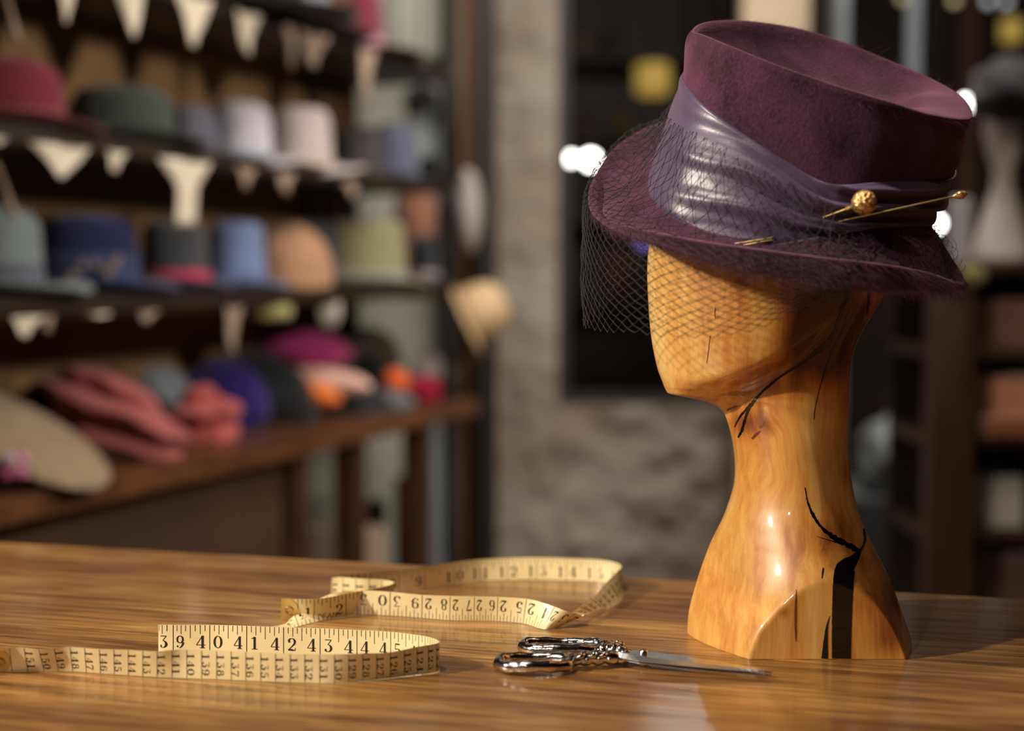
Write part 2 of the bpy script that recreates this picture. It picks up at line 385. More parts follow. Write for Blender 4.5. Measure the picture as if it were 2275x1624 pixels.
gl.inputs['Roughness'].default_value = .02; mi.inputs[0].default_value = .05
nt.links.new(tr.outputs[0], mi.inputs[1]); nt.links.new(gl.outputs[0], mi.inputs[2]); nt.links.new(mi.outputs[0], o_.inputs[0])
b = MB(); b.box(((xb+xc)/2, YW+.14, (zs+.04+3.2)/2), (xc-xb-.08, .006, 3.16-zs)); b.build('pane', mg, fr_, smooth=False)

# ------------------------------------------------------------------ the counter
e0 = PH(0, 1203, 0); e1 = PH(2275, 1330, 0)
dE = (e1-e0).normalized(); nE = Vector((dE.y, -dE.x, 0))   # nE points to the camera side
ang = math.atan2(dE.y, dE.x)
tab = empty('counter', Vector((e0+dE*.5+nE*.5).to_tuple()[:2]+(0,)), 'long varnished wooden shop counter under the tape measure, scissors and carved head', 'counter')
tab.rotation_euler = (0, 0, ang)
def loc_box(cx, cy, cz, dx, dy, dz, name, m, bev=0, parent=tab):
    b = MB(); b.box((cx, cy, cz), (dx, dy, dz)); og = ORG[parent.name]; ORG[parent.name] = Vector((0, 0, 0))
    o = b.build(name, m, parent, smooth=False, bevel=bev); ORG[parent.name] = og; return o
loc_box(0, 0.0, TZ-.02, 3.4, 1.0, .04, 'worktop', M_counter, .004)
M_cabd = mat('dark_stained_wood', srgb(58, 34, 18), srgb(84, 50, 26), rough=.5, scale=6, stretch=(8, 8, 1))
loc_box(0, -.02, (TZ-.04+.08)/2, 3.3, .9, TZ-.04-.08, 'carcass', M_cabd)
loc_box(0, -.02, .04, 3.2, .84, .08, 'plinth', M_cabd)

# ------------------------------------------------------------------ carved wooden head
YC = 1.12
XL = [(300, 1700), (330, 1620), (370, 1560), (420, 1505), (480, 1462), (540, 1443), (600, 1438), (683, 1441), (750, 1447), (816, 1460), (849, 1472), (868, 1480), (875, 1486),
      (879, 1506), (884, 1535), (890, 1562), (900, 1588), (916, 1607), (943, 1618), (977, 1627), (1021, 1633), (1071, 1632), (1110, 1622), (1154, 1605), (1198, 1582),
      (1254, 1560), (1315, 1541), (1359, 1530), (1400, 1527)]
XR = [(300, 1800), (330, 1870), (370, 1925), (420, 1965), (480, 1990), (540, 1998), (600, 1985), (650, 1960), (700, 1931), (744, 1904), (788, 1888), (838, 1882), (910, 1880), (977, 1880),
      (1027, 1884), (1088, 1893), (1143, 1907), (1182, 1923), (1232, 1948), (1276, 1970), (1320, 1987), (1370, 2003), (1400, 2012)]
DD = [(300, .01), (330, .030), (370, .048), (420, .060), (500, .068), (640, .069), (700, .067), (750, .064), (800, .058), (840, .048), (868, .034), (876, .026), (884, .026), (900, .034), (943, .044), (1021, .045), (1071, .047),
      (1110, .050), (1150, .057), (1190, .0645), (1230, .0730), (1258, .0810), (1300, .0965), (1340, .109), (1380, .116), (1400, .119)]
NK = [(600, .052), (943, .044), (1400, .045)]
JAW = [(1482, 877), (1520, 874), (1580, 864), (1640, 842), (1740, 788), (1830, 715), (1880, 640), (1960, 540)]
pyg = None
for k in range(1300, 1500):
    if P(1750, k, YC).z <= TZ: pyg = k; break
def head_ring(py, NT=150):
    xl, xr = sinterp(py, XL), sinterp(py, XR); D = sinterp(py, DD)
    z = max(P(1750, py, YC).z, TZ)
    if py >= pyg: z = TZ
    front = []
    for i in range(NT+1):
        t = (1-math.cos(math.pi*i/NT))/2; x = xl+(xr-xl)*t
        if py > 1010:
            pk = interp(py, [(1010, .5), (1100, .52), (1200, .58), (1280, .60), (1400, .57)])
            g = interp(py, [(876, .62), (943, .5), (1150, .5), (1300, .62), (1400, .55)])
            s = math.sin(math.pi*t**(math.log(.5)/math.log(pk))) if 0 < t < 1 else 0
            wd = D*max(s, 0)**g
        else:
            beta = math.log(.5)/math.log(.50); g = interp(py, [(300, .5), (600, .60), (800, .66), (876, .62)])
            s = math.sin(math.pi*t**beta) if 0 < t < 1 else 0
            F = sinterp(min(py, 850), [(300, .01), (330, .030), (370, .048), (420, .060), (500, .068), (640, .069), (750, .067), (850, .060)])*max(s, 0)**g
            nt_ = (x-1628)/(xr-1628)
            nk = interp(py, NK)*(max(0, 4*nt_*(1-nt_))**.5 if 0 < nt_ < 1 else 0)
            th = .030*max(0, min(1, (x-xl)/150))**.6*max(0, 1-t)**.2
            und = (nk**3+th**3)**(1/3)
            jl = interp(x, JAW); k = sstep(-14, 40, jl-py) if py <= 876 else sstep(-14, 40, jl-876)*sstep(900, 876, py)
            wd = und*(1-k)+max(F, und)*k if F > 0 else und
            if py > 900:
                s2 = math.sin(math.pi*t) if 0 < t < 1 else 0; k2 = sstep(900, 1010, py); wd = wd*(1-k2)+D*max(s2, 0)**.5*k2
            if i in (0, NT): wd = 0
        front.append((x, wd))
    return z, front
b = MB(); rows = []
pys = list(np.arange(302, 860, 4.0))+list(np.arange(860, 905, 1.2))+list(np.arange(906, pyg, 3.2))+[pyg]
PLANE = .076
for py in pys:
    z, fr = head_ring(py)
    def X(px): return (px-CX)/FPX*(P(1750, py, YC).y*1.0)*math.sqrt(1)*1.0
    dist = YC*cp-(z-CAMZ)*sp
    row = []
    cl = lambda v: v if v < PLANE-.0006 else (PLANE-.0006+.0006*(1-math.exp(-(v-PLANE+.0006)/.0006)))
    for x, wd in fr: row.append(Vector(((x-CX)/FPX*dist, YC-cl(wd), z)))
    for x, wd in fr[-2:0:-1]: row.append(Vector(((x-CX)/FPX*dist, YC+cl(wd), z)))
    rows.append(row)
# light smoothing along the height, base kept
for it in range(4):
    new = [rows[0]]
    for i in range(1, len(rows)-1):
        new.append([Vector((rows[i][j].x*.5+(rows[i-1][j].x+rows[i+1][j].x)*.25, rows[i][j].y*.5+(rows[i-1][j].y+rows[i+1][j].y)*.25, rows[i][j].z)) for j in range(len(rows[i]))])
    new.append(rows[-1]); rows = new
b.grid(rows, close_u=True)
nr = len(rows[0]); nv = len(b.v)
b.f.append(tuple(range(nr))[::-1]); b.m.append(0); b.f.append(tuple(range(nv-nr, nv))); b.m.append(0)
HO = Vector(P(1750, 1400, YC)); HO.z = TZ
stand = empty('hat_stand', HO, 'polished golden wooden head form with sharp chin, wearing the plum hat, standing on the counter', 'hat stand')
head = b.build('carved_head', M_yew, stand)
# grain figure: r = heartwood share, g = swirl
BL = [(1870, 700, 75, .9), (1790, 760, 60, .65), (1700, 850, 50, .35), (1850, 800, 60, .65), (1650, 940, 30, .45), (1700, 940, 30, .35), (1790, 850, 60, .25),
      (1890, 1050, 30, .35), (1800, 1210, 75, .26), (1860, 1180, 60, .36), (1960, 1330, 60, .55), (1975, 1420, 50, .45), (1930, 1240, 40, .4), (1770, 1060, 50, .15),
      (1640, 560, 200, .10), (1900, 900, 20, .25), (1740, 1360, 12, .30), (1560, 1350, 40, .05), (1820, 620, 120, .3), (1690, 1400, 30, .12), (1480, 800, 60, -.05)]
SW = [(1740, 960, 90, .55), (1680, 1050, 80, .45), (1850, 1190, 80, .6), (1800, 820, 80, .5), (1700, 880, 60, .4)]
me = head.data; ca = me.color_attributes.new('figure', 'FLOAT_COLOR', 'POINT')
vals = np.zeros((len(me.vertices), 4), dtype=np.float32); vals[:, 3] = 1
for i, v in enumerate(b.v):
    x, y = proj(v); r = g = 0
    for bx, by, br, s in BL: r += s*math.exp(-((x-bx)**2+(y-by)**2)/(br*br))
    for bx, by, br, s in SW: g += s*math.exp(-((x-bx)**2+(y-by)**2)/(br*br))
    vals[i, 0] = r; vals[i, 1] = min(g, 1)
ca.data.foreach_set('color', vals.ravel())
tree = BVHTree.FromPolygons([Vector(v) for v in b.v], b.f)
CAM = Vector((0, 0, CAMZ))
def inlay(mb, pts, jit=.25, off=.00022, K=4):
    # pts: (px, py, width px); laid on the carved surface
    pv = [Vector((x, y, w_)) for x, y, w_ in pts]; L_ = sum((pv[i+1]-pv[i]).to_2d().length for i in range(len(pv)-1))
    n = max(6, int(L_/4)); c = cr_open(pv, n); rows = []
    for i in range(n):
        t = (c[min(i+1, n-1)]-c[max(i-1, 0)]).to_2d(); t.normalize(); nn = Vector((-t.y, t.x))
        wd = max(c[i].z, .8)/2; j1 = 1+jit*(random.random()-.5)*2; j2 = 1+jit*(random.random()-.5)*2; row = []
        for k in range(K+1):
            s = (k/K*2-1)*wd*(j1 if k < K/2 else j2)
            px, py = c[i].x+nn.x*s, c[i].y+nn.y*s
            d = (P(px, py, 1.0)-CAM).normalized()
            h, nn3, idx, _ = tree.ray_cast(CAM, d)
            if h is None: row = None; break
            if nn3.dot(d) > 0: nn3 = -nn3
            row.append(h+nn3*off)
        if row: rows.append(row)
    if len(rows) > 1: mb.grid(rows)
b = MB()
inlay(b, [(1893, 655, 6), (1865, 705, 7), (1851, 744, 8), (1826, 772, 12), (1782, 805, 6), (1732, 838, 5), (1693, 871, 6), (1667, 902, 8), (1657, 927, 5), (1649, 955, 6), (1640, 972, 3)])
inlay(b, [(1667, 900, 6), (1645, 925, 4), (1632, 949, 2)])
inlay(b, [(1886, 690, 2), (1870, 738, 4), (1851, 777, 5), (1837, 810, 3), (1826, 844, 2), (1812, 900, 1.6), (1808, 932, 2)])
inlay(b, [(1931, 645, 7), (1929, 670, 6), (1925, 700, 1.5)])
inlay(b, [(1788, 1083, 1.5), (1796, 1121, 4), (1812, 1154, 7), (1832, 1179, 7), (1859, 1198, 11), (1887, 1212, 12), (1909, 1228, 10)], .4)
inlay(b, [(1815, 1192, 1), (1840, 1200, 2), (1862, 1206, 3)])
inlay(b, [(1914, 1150, 2), (1921, 1187, 5), (1919, 1209, 5), (1908, 1228, 8)])
inlay(b, [(1912, 1222, 5), (1896, 1243, 22), (1880, 1260, 40), (1876, 1272, 45)], .05)
inlay(b, [(1876, 1266, 45), (1873, 1300, 46), (1870, 1380, 44), (1869, 1463, 42)], .02, K=8)
inlay(b, [(1843, 1368, 1), (1836, 1400, 6), (1832, 1463, 15)], .05)
inlay(b, [(1829, 1262, 4), (1826, 1285, 2)])
tag(b.build('resin_inlay', M_black, stand), 'glossy black resin filling the cracks and the wide vertical band')
M_fleck = mat('brown_wood_knot', srgb(96, 44, 18), srgb(130, 66, 28), rough=.35, coat=.8, scale=90)
for fleck in ([(1697, 936, 3), (1692, 944, 9), (1688, 951, 3)], [(1671, 975, 5), (1681, 964, 6), (1690, 957, 2)], [(1590, 682, 1), (1588, 697, 2), (1590, 708, 1)],
              [(1578, 745, 1), (1574, 780, 2), (1570, 808, 1)], [(1769, 1310, 1.5), (1767, 1370, 5), (1768, 1425, 1.5)], [(1615, 912, 3), (1622, 908, 5), (1640, 902, 3)],
              [(1760, 835, 2), (1772, 822, 3), (1790, 812, 2)]):
    b = MB(); inlay(b, fleck); b.build('wood_knot', M_fleck, stand)

# ------------------------------------------------------------------ the plum hat
def R3(l): return [P(*q) for q in l]
lip = R3([(1311, 432, 1.12), (1322, 476, 1.085), (1370, 502, 1.05), (1460, 520, 1.02), (1580, 540, 1.0), (1700, 556, .992), (1836, 573, .992), (1960, 587, 1.005), (2060, 605, 1.03), (2143, 631, 1.075), (2112, 572, 1.14), (2063, 502, 1.19), (1950, 420, 1.23), (1750, 340, 1.245), (1600, 285, 1.235), (1489, 270, 1.215), (1385, 315, 1.185), (1330, 376, 1.155)])
low = R3([(1330, 452, 1.12), (1345, 487, 1.085), (1390, 517, 1.053), (1475, 542, 1.025), (1595, 580, 1.004), (1710, 606, .997), (1836, 630, .997), (1950, 646, 1.01), (2050, 645, 1.035), (2112, 640, 1.08), (2085, 590, 1.13), (2045, 530, 1.175), (1935, 450, 1.21), (1760, 370, 1.222), (1620, 320, 1.215), (1505, 315, 1.195), (1410, 352, 1.172), (1352, 402, 1.148)])
mid = R3([(1385, 440, 1.12), (1400, 475, 1.085), (1440, 505, 1.056), (1520, 535, 1.033), (1620, 570, 1.015), (1720, 588, 1.010), (1833, 585, 1.010), (1940, 582, 1.022), (2030, 572, 1.05), (2082, 560, 1.1), (2065, 530, 1.145), (2020, 470, 1.18), (1915, 410, 1.207), (1775, 350, 1.215), (1650, 325, 1.21), (1540, 330, 1.19), (1455, 357, 1.17), (1405, 402, 1.145)])
jun = R3([(1446, 402, 1.125), (1452, 440, 1.085), (1490, 480, 1.058), (1560, 513, 1.04), (1640, 535, 1.03), (1730, 543, 1.026), (1830, 527, 1.028), (1930, 510, 1.04), (2010, 500, 1.07), (2057, 498, 1.12), (2045, 450, 1.165), (1990, 400, 1.19), (1900, 360, 1.205), (1790, 330, 1.21), (1680, 315, 1.205), (1580, 320, 1.19), (1502, 340, 1.17), (1462, 368, 1.148)])
top = R3([(1534, 78, 1.125), (1552, 84, 1.095), (1595, 102, 1.068), (1655, 127, 1.05), (1730, 157, 1.040), (1800, 182, 1.036), (1880, 208, 1.036), (1975, 236, 1.042), (2070, 262, 1.062), (2152, 268, 1.11), (2138, 225, 1.15), (2075, 186, 1.18), (1970, 140, 1.2), (1870, 100, 1.205), (1770, 70, 1.205), (1665, 54, 1.195), (1595, 53, 1.175), (1550, 61, 1.15)])
ns_ = 18
cj = sum(jun, Vector())/ns_; ct = sum(top, Vector())/ns_; AX = (ct-cj).normalized()
m1 = [jun[i].lerp(top[i], .33) for i in range(ns_)]; m2 = [jun[i].lerp(top[i], .68) for i in range(ns_)]; m3 = [jun[i].lerp(top[i], .93) for i in range(ns_)]
pinch = [.004, .002, 0, 0, 0, 0, 0, -.002, -.003, -.004, -.002, 0, 0, 0, 0, 0, .002, .004]
for i in range(ns_):
    for m_, k in ((m1, .6), (m2, 1), (m3, -.25)):
        d = (cj+AX*(m_[i]-cj).dot(AX))-m_[i]; m_[i] = m_[i]+d.normalized()*pinch[i]*k
inn = [.05]*18; w2 = [.14, .14, .14, .15, .16, .17, .18, .20, .24, .30, .26, .20, .16, .14, .13, .13, .13, .13]
dp = [.016]*18
r1 = [top[i].lerp(ct, .035)+AX*.0012 for i in range(ns_)]
r2 = [top[i].lerp(ct, w2[i])-AX*(.012 if i not in (8, 9, 10) else .004) for i in range(ns_)]
r3 = [top[i].lerp(ct, w2[i]+.22)-AX*.026 for i in range(ns_)]
r4 = [top[i].lerp(ct, .72)-AX*.030 for i in range(ns_)]
r5 = [top[i].lerp(ct, .985)-AX*.031 for i in range(ns_)]
NU = 216
def loft(rings, per):
    rr = [cr_closed(r, NU) for r in rings]; out = []
    n = len(rr)
    for k in range(n-1):
        for s in range(per):
            t = s/per; row = []
            for j in range(NU):
                p0 = rr[k-1][j] if k > 0 else rr[0][j]*2-rr[1][j]
                p3 = rr[k+2][j] if k+2 < n else rr[-1][j]*2-rr[-2][j]
                row.append(cr(p0, rr[k][j], rr[k+1][j], p3, t))
            out.append(row)
    out.append(rr[-1]); return out
HATO = cj.copy()
hat = empty('hat', HATO, 'plum fur felt hat with satin band and black veil, on the wooden head', 'hat')
crown_rows = loft([jun, m1, m2, m3, top, r1, r2, r3, r4, r5], 7)
side_rows = loft([jun, m1, m2, m3, top], 12)
b = MB(); b.grid(crown_rows, close_u=True); crown_mb = b
crown = b.build('crown', [M_plum, M_hair], hat, solid=.002)
brow = loft([lip, low, mid, jun], 8)
b = MB(); b.grid(brow, close_u=True); brim_mb = b
brim = b.build('brim', [M_plum, M_hair], hat, solid=.0035)
def fuzz(o, count, length, seed):
    ps = o.modifiers.new('fuzz', 'PARTICLE_SYSTEM'); s = ps.particle_system.settings
    ps.particle_system.seed = seed
    s.type = 'HAIR'; s.count = count; s.hair_length = length; s.hair_step = 3; s.use_advanced_hair = True
    s.emit_from = 'FACE'; s.normal_factor = .0014; s.factor_random = .0018; s.tangent_factor = .0006
    s.object_align_factor = (.0010, 0, -.0006)
    s.material = 2; s.root_radius = .11; s.tip_radius = .03; s.radius_scale = .001; s.display_step = 3; s.render_step = 3
    return s
fuzz(crown, 60000, .0035, 1); s_ = fuzz(brim, 30000, .003, 2); s_.factor_random = .0011; s_.normal_factor = .0009
# satin band, gathered near the pins
VT = [.54, .52, .49, .45, .41, .355, .275, .29, .32, .36, .40, .40, .40, .42, .44, .48, .52, .54]
vt_r = cr_closed([Vector((v, 0, 0)) for v in VT], NU)
nsr = len(side_rows)-1
def side(j, v):
    f = v*nsr; k = min(int(f), nsr-1); return side_rows[k][j % NU].lerp(side_rows[k+1][j % NU], f-k)
def outn(j, v):
    a = side((j+1) % NU, v)-side((j-1) % NU, v); c = side(j, min(v+.02, 1))-side(j, max(v-.02, 0)); n = a.cross(c)
    if n.length < 1e-12: n = side(j, v)-cj
    n.normalize()
    if n.dot(side(j, v)-(cj+AX*(side(j, v)-cj).dot(AX))) < 0: n = -n
    return n
band_rows = []; NV = 44
for i in range(NV+1):
    row = []
    for j in range(NU):
        q = i/NV; u = j/NU*18
        top_ = vt_r[j].x
        v = -.0+q*top_
        # pleats fan out from the gathering near station 6.4
        du = u-6.4
        if du > 9: du -= 18
        if du < -9: du += 18
        ad = abs(du); amp = .0030*math.exp(-(ad/3.0)**2)+.0009*math.exp(-(ad/7)**2)
        qq = q+(.10*math.sin(du*.9))*(1 if du < 0 else .4)
        ph = 2*math.pi*(2.5*qq+.22*math.sin(du*.8)-.10*ad)
        d = .0024+amp*(math.sin(ph)+.35*math.sin(2.3*ph+1.2+du)+.8*mnoise.noise(Vector((u*.5, qq*5-ad*.5, 3.1))))
        d += .0022*math.sin(math.pi*q)*math.exp(-(ad/6)**2)
        if ad < .35: d += -.0008*(1-ad/.35)+.001
        if i == 0 or i == NV: d = .0012
        row.append(side(j, max(v, 0))+outn(j, v)*max(d, .0011))
    band_rows.append(row)
b = MB(); b.grid(band_rows, close_u=True); band_mb = b
band = b.build('satin_band', M_satin, hat, solid=.0006)
# collide the veil with hat and head
allv = []; allf = []
for mb_ in (crown_mb, band_mb, brim_mb):
    o = len(allv); allv += [Vector(v) for v in mb_.v]; allf += [tuple(i+o for i in f) for f in mb_.f]
htree = BVHTree.FromPolygons(allv, allf)
vc = [[(1500, 225, 1.17), (1475, 262, 1.20), (1440, 280, 1.225), (1425, 380, 1.23), (1430, 470, 1.225), (1460, 560, 1.21)],
 [(1497, 232, 1.15), (1440, 285, 1.18), (1382, 305, 1.20), (1360, 430, 1.205), (1365, 540, 1.2), (1372, 640, 1.19)],
 [(1490, 250, 1.13), (1400, 340, 1.15), (1322, 370, 1.165), (1312, 480, 1.17), (1316, 600, 1.165), (1335, 705, 1.16)],
 [(1485, 262, 1.11), (1390, 400, 1.12), (1303, 430, 1.12), (1294, 530, 1.118), (1290, 620, 1.115), (1297, 724, 1.11)],
 [(1494, 272, 1.09), (1400, 440, 1.08), (1314, 478, 1.075), (1318, 570, 1.068), (1322, 650, 1.063), (1335, 735, 1.06)],
 [(1512, 285, 1.065), (1450, 470, 1.055), (1364, 510, 1.036), (1375, 590, 1.03), (1385, 665, 1.025), (1400, 740, 1.02)],
 [(1550, 300, 1.04), (1530, 500, 1.025), (1455, 532, 1.006), (1470, 605, 1.0), (1480, 680, .997), (1490, 748, .995)],
 [(1600, 330, 1.025), (1620, 530, 1.01), (1572, 555, .986), (1575, 625, .983), (1578, 690, .983), (1582, 748, .985)],
 [(1660, 365, 1.02), (1700, 540, 1.005), (1680, 575, .976), (1672, 630, .978), (1675, 680, .982), (1680, 732, .985)],
 [(1720, 395, 1.018), (1775, 550, 1.0), (1770, 590, .976), (1755, 632, .983), (1752, 665, .988), (1748, 700, .992)],
 [(1780, 425, 1.015), (1840, 555, 1.0), (1845, 600, .978), (1825, 632, .986), (1822, 650, .992), (1820, 674, .997)],
 [(1835, 450, 1.015), (1900, 555, 1.005), (1905, 610, .984), (1892, 635, .990), (1888, 648, .996), (1885, 662, 1.0)]]
NI, NJ = 66, 34
cols = [cr_open(R3(c), NJ+1) for c in vc]
# even out spacing down each column
def resample(pts, n):
    d = [0]
    for i in range(1, len(pts)): d.append(d[-1]+(pts[i]-pts[i-1]).length)
    out = []
    for k in range(n):
        s = d[-1]*k/(n-1); i = min(int(np.searchsorted(d, s, side='right'))-1, len(pts)-2); t = (s-d[i])/max(d[i+1]-d[i], 1e-9)
        out.append(pts[i].lerp(pts[i+1], t))
    return out
grid_rows = []
for j in range(NJ+1):
    r_ = cr_open([c[j] for c in cols], 140); grid_rows.append(resample(r_, NI+1))
def push(p, m_=.0014):
    h, n, i, d = htree.find_nearest(p)
    if h is None: return p
    s = (p-h).dot(n)
    if d < m_*1.0:
        q = p-h
        if q.length < 1e-6: q = n
        # outward means away from the hat axis or upward off the brim
        o = (h-(cj+AX*(h-cj).dot(AX))).normalized()*.6-Vector((0, .5, 0))
        if q.dot(o) < 0: q = -q
        return h+q.normalized()*m_
    return p
nodes = {}
for j in range(NJ+1):
    for i in range(NI+1):
        if (i+j) % 2 == 0:
            p = grid_rows[j][i]
            cr_amt = .0024 if j < 11 else (.0006 if j < NJ else .0009)
            p = p+Vector((random.gauss(0, 1), random.gauss(0, .6), random.gauss(0, 1)))*cr_amt*.5
            nodes[(i, j)] = push(p)
b = MB()
def thread(b, p, q, r=.00021, sag=0):
    pts = [p, (p+q)/2+Vector((0, 0, -sag)), q]
    b.tube([push(x, .0010) for x in pts], r, 4, cap=False)
def knot(b, p, r=.00062):
    b.add([p+Vector(v)*r for v in ((1, 0, 0), (-1, 0, 0), (0, 1, 0), (0, -1, 0), (0, 0, 1), (0, 0, -1))],
          [(0, 2, 4), (2, 1, 4), (1, 3, 4), (3, 0, 4), (2, 0, 5), (1, 2, 5), (3, 1, 5), (0, 3, 5)])
for (i, j), p in nodes.items():
    for di in (-1, 1):
        q = nodes.get((i+di, j+1))
        if q is not None: thread(b, p, q, sag=.0003)
    knot(b, p)
# gathered end of the veil lying in the brim on the near side and at the back
G = {}
for a in range(0, 76):
    for c in range(0, 20):
        if (a+c) % 2: continue
        u = 5.2+a/75*5.2; j = int(u/18*NU) % NU; k = 5+c/19*18
        k0 = int(k); p = brow[min(k0, len(brow)-1)][j].lerp(brow[min(k0+1, len(brow)-1)][j], k-k0)
        p = p+AX*(.0028+.003*abs(mnoise.noise(p*90)))+Vector((random.gauss(0, 1), random.gauss(0, 1), abs(random.gauss(0, .6))))*.0016
        G[(a, c)] = p
for (a, c), p in G.items():
    for da in (-1, 1):
        q = G.get((a+da, c+1))
        if q is not None: b.tube([p, (p+q)/2+AX*.0006, q], .00016, 4, cap=False)
    knot(b, p, .0005)
for k in range(16):     # loose loops at the back edge
    u = 9.6+random.random()*1.3; j = int(u/18*NU) % NU; p = brow[int(random.random()*3)][j]; rr = .003+random.random()*.004
    a1 = random.random()*6; axx = Vector((random.gauss(0, 1), random.gauss(0, .5), random.gauss(0, 1))).normalized(); ayy = axx.cross(Vector((0, 1, .3))).normalized()
    b.tube([p+AX*.003+(axx*math.cos(t*.5+a1)+ayy*math.sin(t*.5+a1))*rr for t in range(9)], .00015, 4, cap=False)
b.build('veil', M_net, hat)
# pins
def onto(px, py, off):
    d = (P(px, py, 1.0)-CAM).normalized(); h, n, i, _ = htree.ray_cast(CAM, d)
    return h-d*off
def pin(label, headp, shaft0, shaft1, tip0, tip1, kind):
    o = empty('hat_pin', headp, label, 'hat pin')
    b = MB(); b.tube([shaft0, shaft1, shaft1.lerp(tip0, .3)+Vector((0, .012, 0)), shaft1.lerp(tip0, .7)+Vector((0, .010, 0)), tip0, tip1], [.00055, .00055, .0005, .0005, .0005, .0003], 8); b.build('shaft', M_brass, o)
    d = (headp-shaft1).normalized(); q = d.to_track_quat('Z', 'Y').to_matrix()
    if kind == 'ball':
        b = MB(); R_ = .0082
        rows = []; n, m = 64, 40
        for i in range(m+1):
            a = math.pi*i/m; row = []
            for k in range(n):
                v = q @ Vector((math.sin(a)*math.cos(2*math.pi*k/n), math.sin(a)*math.sin(2*math.pi*k/n), -math.cos(a)))
                f = mnoise.noise(v*6.5); row.append(headp+v*R_*(1-.13*max(0, f*2.2)**.5 if f > 0 else 1.0))
            rows.append(row)
        b.grid(rows, close_u=True); fb = b.build('filigree_ball', M_gold, o)
        b = MB(); prof = [(.0003, -.0165), (.0012, -.0150), (.0016, -.0138), (.0012, -.0126), (.0010, -.0112), (.0016, -.0100), (.0024, -.0088), (.0026, -.0078), (.001, -.007)]
        b.lathe(prof, headp, 16, M=q); b.build('collar', M_gold, fb)
    else:
        b = MB(); prof = []
        for i in range(15):
            t = i/14; z = -.0065+t*.0115; r = .0030*math.sin(math.pi*min(1, t*.92+.04))**.8*(.45+.75*t if t < .75 else 1.01); prof.append((max(r, .0002)*(1+.08*math.sin(t*40)), z))
        b.lathe(prof, headp, 20, M=q); b.build('pin_head', M_gold, o)
    return o
ballp = P(1920, 450, 1.002)
pin('gold hat pin with a round filigree ball head, stuck into the hat band', ballp, ballp, onto(1845, 477, .003), onto(1712, 529, .002), onto(1632, 541, .003), 'ball')
longh = P(2134, 433, 1.035)
pin('long thin gold hat pin with a small teardrop head beyond the back of the hat', longh, longh, onto(1868, 491, .003), onto(1712, 534, .002), onto(1652, 544, .003), 'drop')

